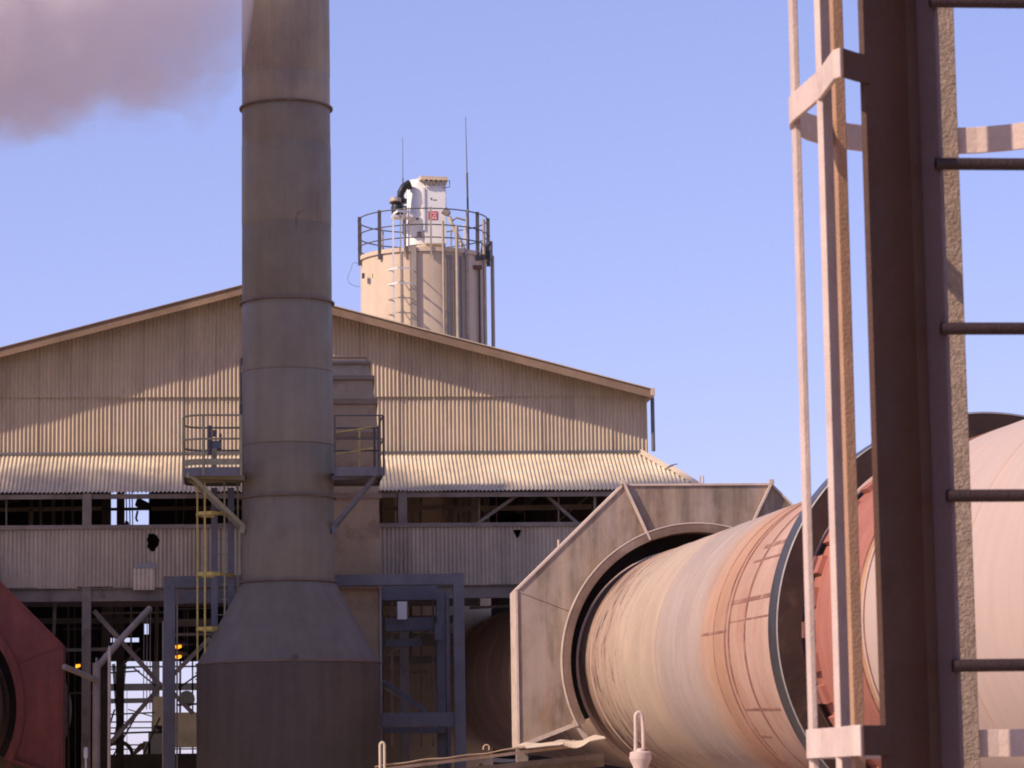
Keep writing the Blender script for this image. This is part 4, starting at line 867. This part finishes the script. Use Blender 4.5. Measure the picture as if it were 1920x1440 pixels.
q = mb(); q.bar(P(800, 1452, YR0 + .4), P(1132, 1417, YR0 + .4), .09, .06); q.build('rafter', M_dustst, cov)
q = mb(); q.bar(P(700, 1470, YR0 + .9), P(1132, 1428, YR0 + .9), .16, .06); q.build('rafter', M_dustst, cov)
for x0, x1 in ((1000, 1030), (1075, 1110), (900, 925)):
    q = mb(); q.bar(P(x0, 1432, YR0 + .6), P(x1, 1475, YR0 + .6), .06, .05); q.build('strut', M_dustst, cov)
for px in (725, 1110):
    c = P(px, 1440, YR0 + .9); q = mb(); q.bar(vert(c, 0), c - Z3 * .0, .12, .12); q.build('post', M_dustst, cov)
q = mb(); c = P(912, 1402, YR0); q.tube([c + Vector((-.05, 0, -.03)), c + Vector((-.045, 0, .02)), c + Vector((-.015, 0, .045)), c + Vector((.02, 0, .045)), c + Vector((.045, 0, .02)), c + Vector((.04, 0, -.04))], .012, 6); q.build('eye_bolt', M_tin, cov)
q = mb(); c = P(717, 1434, YR0 - .05); q.tube([c + Vector((-.035, 0, -.1))] + [c + Vector((-.035 * math.cos(t), 0, .30 + .05 * math.sin(t))) for t in [math.pi * i / 8 for i in range(9)]] + [c + Vector((.035, 0, -.1))], .022, 8); tag(q.build('hoop_bolt', M_flash, smooth=True), 'narrow upright loop bolt on the low end of the tin cover roof', 'bolt')

# capped vent with loop in front of the kiln
YV = 28.0
vt = thing('capped_vent', 'capped pink post with upright double loop handle in front of the kiln', 'post', P(1201, 1440, YV) - Z3 * P(1201, 1440, YV).z)
c = P(1201, 1424, YV); u_ = 1 / PXm(YV)
q = mb(); q.lathe(c, Z3, [(-c.z, 15 * u_), (-14 * u_, 14 * u_), (0, 20.5 * u_), (2 * u_, 21 * u_), (13 * u_, 20 * u_), (15 * u_, 16 * u_), (15 * u_, .0001)], 28); q.build('cap', M_lad, vt, smooth=True)
q = mb(); q.lathe(c, Z3, [(15 * u_, 9 * u_), (19 * u_, 8 * u_), (21 * u_, 5 * u_), (21 * u_, .0001)], 20); q.build('neck', M_lad, vt, smooth=True)
q = mb(); q.tube([c + Vector((-9, 0, 14)) * u_, c + Vector((-8, 0, 55)) * u_] + [c + Vector((-1.5 - 6.5 * math.cos(t), 0, 78 + 10 * math.sin(t))) * u_ for t in [math.pi * i / 8 for i in range(9)]] + [c + Vector((6, 0, 55)) * u_, c + Vector((6, 0, 14)) * u_], 3.6 * u_, 10); q.build('loop', M_lad, vt, smooth=True)

# ================================================================== foreground caged ladder
Zu = EYE + 1.27
lad = thing('caged_ladder', 'close caged steel ladder with pink painted hoops and dark angle stringer', 'ladder', (1.38, 5.25, 0))
tipA = PZ(1622, 130, Zu); cor = P(1712, 130, 5.265); tipB = P(1757, 130, 5.235)
xm = 1.39
def V2(p): return Vector((p.x, p.y, 0))
def angle_section(pts, th):
    # plan polyline thickened to a closed section, extruded in z
    pts = [V2(p) for p in pts]; L_ = []; R_ = []
    for i, p in enumerate(pts):
        t = (pts[min(i + 1, len(pts) - 1)] - pts[max(i - 1, 0)]).normalized(); nn = Vector((-t.y, t.x, 0)); L_.append(p); R_.append(p + nn * th)
    return L_ + R_[::-1]
def lerp(a, b, f): return a + (b - a) * f
poly = [V2(tipA), V2(lerp(cor, tipA, .12)), V2(lerp(cor, tipB, .2)), V2(tipB)]
for mir in (False, True):
    pl = [Vector((2 * xm - p.x, p.y, 0)) if mir else p for p in poly]
    for nm, pp_, m_ in (('stringer', pl[:3], M_ladbeam), ('stringer_flange', [pl[1] + Vector((0, .005, 0)), pl[2] + Vector((0, .005, 0)), pl[3]], M_ladflange)):
        q = mb(); sec = angle_section(pp_ if not mir else pp_[::-1], .012); q.prism([v + Z3 * .0 for v in sec], (0, 0, 12.5)); q.build(nm, m_, lad, bevel=.002)
zr0 = P(1800, 1248, 5.22).z; zr1 = P(1800, 307, 5.22).z; dzr = (zr1 - zr0) / 3
for k in range(-12, 6):
    z_ = zr0 + dzr * k; q = mb(); q.tube([Vector((tipB.x - .012, 5.222, z_)), Vector((2 * xm - tipB.x + .012, 5.222, z_))], .0115, 12); q.build('rung', M_rung, lad, smooth=True)
hp = [(1630, 132), (1600, 124), (1578, 117), (1566, 121), (1540, 157), (1510, 183), (1490, 200), (1483, 209), (1484, 217), (1493, 226), (1515, 238), (1545, 247), (1590, 256), (1640, 262), (1740, 266)]
plan = [V2(PZ(x_, y_, Zu)) for x_, y_ in hp]; plan = plan + [Vector((2 * xm - p.x, p.y, 0)) for p in plan[::-1]]
zl = P(1610, 1389, 5.146).z; dzh = Zu - zl
for z_ in (Zu, zl, zl - dzh, Zu + dzh):
    q = mb(); q.strip([p + Z3 * z_ for p in plan[2:-2]], .053, .008); q.build('cage_hoop', M_lad, lad, bevel=.0015)
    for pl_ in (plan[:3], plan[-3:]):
        q = mb(); q.strip([p + Z3 * z_ for p in pl_], .052, .0075); q.build('hoop_end_shaded', M_ladbeam, lad, bevel=.0015)  # first stretch of the hoop, its shade painted in with the dark beam colour
def strap(px, py, wx, dy_, m_, rot=0., inset=.012):
    p = V2(PZ(px, py, Zu)); q = mb(); d_ = Vector((math.cos(rot), math.sin(rot), 0)); n2 = Vector((-d_.y, d_.x, 0)); z0_, z1_ = zl - dzh - .1, Zu + dzh + .1
    sec = [p + d_ * wx / 2 + n2 * dy_ / 2, p - d_ * wx / 2 + n2 * dy_ / 2, p - d_ * wx / 2 - n2 * dy_ / 2, p + d_ * wx / 2 - n2 * dy_ / 2]
    q.prism([v + Z3 * z0_ for v in sec], (0, 0, z1_ - z0_)); q.build('cage_strap', m_, lad, bevel=.002)
strap(1492, 211, .011, .04, M_lad, 0); strap(1545, 163, .014, .03, M_lad, R(-48)); strap(1574, 248, .022, .02, M_ladstrap, R(12)); strap(1779, 262, .036, .012, M_ladrough, 0)
pR = Vector((2 * xm, 0, 0))
for px, py, wx, dy_ in ((1492, 211, .011, .04), (1545, 163, .014, .03)):
    p = V2(PZ(px, py, Zu)); q = mb(); q.box((2 * xm - p.x - wx / 2, p.y - dy_ / 2, zl - dzh), (2 * xm - p.x + wx / 2, p.y + dy_ / 2, Zu + dzh)); q.build('cage_strap', M_lad, lad)

# ================================================================== smoke plume
sm_pts = [(500, -330, 58.8, 80), (380, -240, 57.6, 115), (208, -45, 57.0, 285), (-20, -40, 56.0, 335), (-280, -95, 55.6, 350), (-620, -115, 55, 420), (-1050, -140, 53.5, 520), (-1550, -180, 52.0, 600), (-2100, -240, 50, 600)]
blobs = [(P(x_, y_, Y) + Vector((0, dy_, 0)), r_ / PXm(Y), sy_) for (x_, y_, Y, r_), (dy_, sy_) in zip(sm_pts, [(0, 1), (0, 1), (0, 1), (0, 1.0), (.0, 1.0), (.2, 1.1), (.6, 1.2), (.8, 1.2), (.5, 1.2)])]
q = mb(); q.tube([b[0] for b in blobs], [b[1] * 1.42 for b in blobs], 28)
for i, (c_, r_, sy_) in enumerate(blobs):
    for k in range(28): v = q.v[i * 28 + k]; v.y = c_.y + (v.y - c_.y) * sy_
q.v = [v + mnoise.noise_vector(v * .5) * .3 for v in q.v]
vm = bpy.data.materials.new('smoke'); vm.use_nodes = True; n = vm.node_tree; n.nodes.clear(); L = n.links
o_ = n.nodes.new('ShaderNodeOutputMaterial'); pv = n.nodes.new('ShaderNodeVolumePrincipled'); L.new(pv.outputs[0], o_.inputs['Volume'])
pv.inputs['Color'].default_value = (.998, .925, .94, 1); pv.inputs['Anisotropy'].default_value = .2
tc = n.nodes.new('ShaderNodeTexCoord'); nz = n.nodes.new('ShaderNodeTexNoise'); nz.inputs['Scale'].default_value = .62; nz.inputs['Detail'].default_value = 6; nz.inputs['Roughness'].default_value = .62; nz.inputs['Distortion'].default_value = .4
L.new(tc.outputs['Object'], nz.inputs['Vector'])
acc = None
for c, r_, sy_ in blobs:
    sb = n.nodes.new('ShaderNodeVectorMath'); sb.operation = 'SUBTRACT'; L.new(tc.outputs['Object'], sb.inputs[0]); sb.inputs[1].default_value = c
    ml = n.nodes.new('ShaderNodeVectorMath'); ml.operation = 'MULTIPLY'; L.new(sb.outputs[0], ml.inputs[0]); ml.inputs[1].default_value = (1, 1 / sy_, 1)
    dn = n.nodes.new('ShaderNodeVectorMath'); dn.operation = 'LENGTH'; L.new(ml.outputs[0], dn.inputs[0])
    md = n.nodes.new('ShaderNodeMath'); md.operation = 'DIVIDE'; L.new(dn.outputs['Value'], md.inputs[0]); md.inputs[1].default_value = r_
    if acc is None: acc = md.outputs[0]
    else:
        mn = n.nodes.new('ShaderNodeMath'); mn.operation = 'SMOOTH_MIN'; L.new(acc, mn.inputs[0]); L.new(md.outputs[0], mn.inputs[1]); mn.inputs[2].default_value = .25; acc = mn.outputs[0]
s1 = n.nodes.new('ShaderNodeMath'); s1.operation = 'MULTIPLY_ADD'; L.new(nz.outputs['Fac'], s1.inputs[0]); s1.inputs[1].default_value = 1.25; s1.inputs[2].default_value = -.64
s2 = n.nodes.new('ShaderNodeMath'); s2.operation = 'ADD'; L.new(acc, s2.inputs[0]); L.new(s1.outputs[0], s2.inputs[1])
mr = n.nodes.new('ShaderNodeMapRange'); mr.interpolation_type = 'SMOOTHSTEP'; mr.inputs[1].default_value = 1.0; mr.inputs[2].default_value = .86; mr.inputs[3].default_value = 0; mr.inputs[4].default_value = .6
L.new(s2.outputs[0], mr.inputs[0]); L.new(mr.outputs[0], pv.inputs['Density'])
so_ = q.build('smoke_plume', vm); tag(so_, 'thick pinkish grey smoke plume drifting from the stack into the blue sky', 'smoke')

for o in list(bpy.data.objects):
    if '_o' in o.keys(): del o['_o']
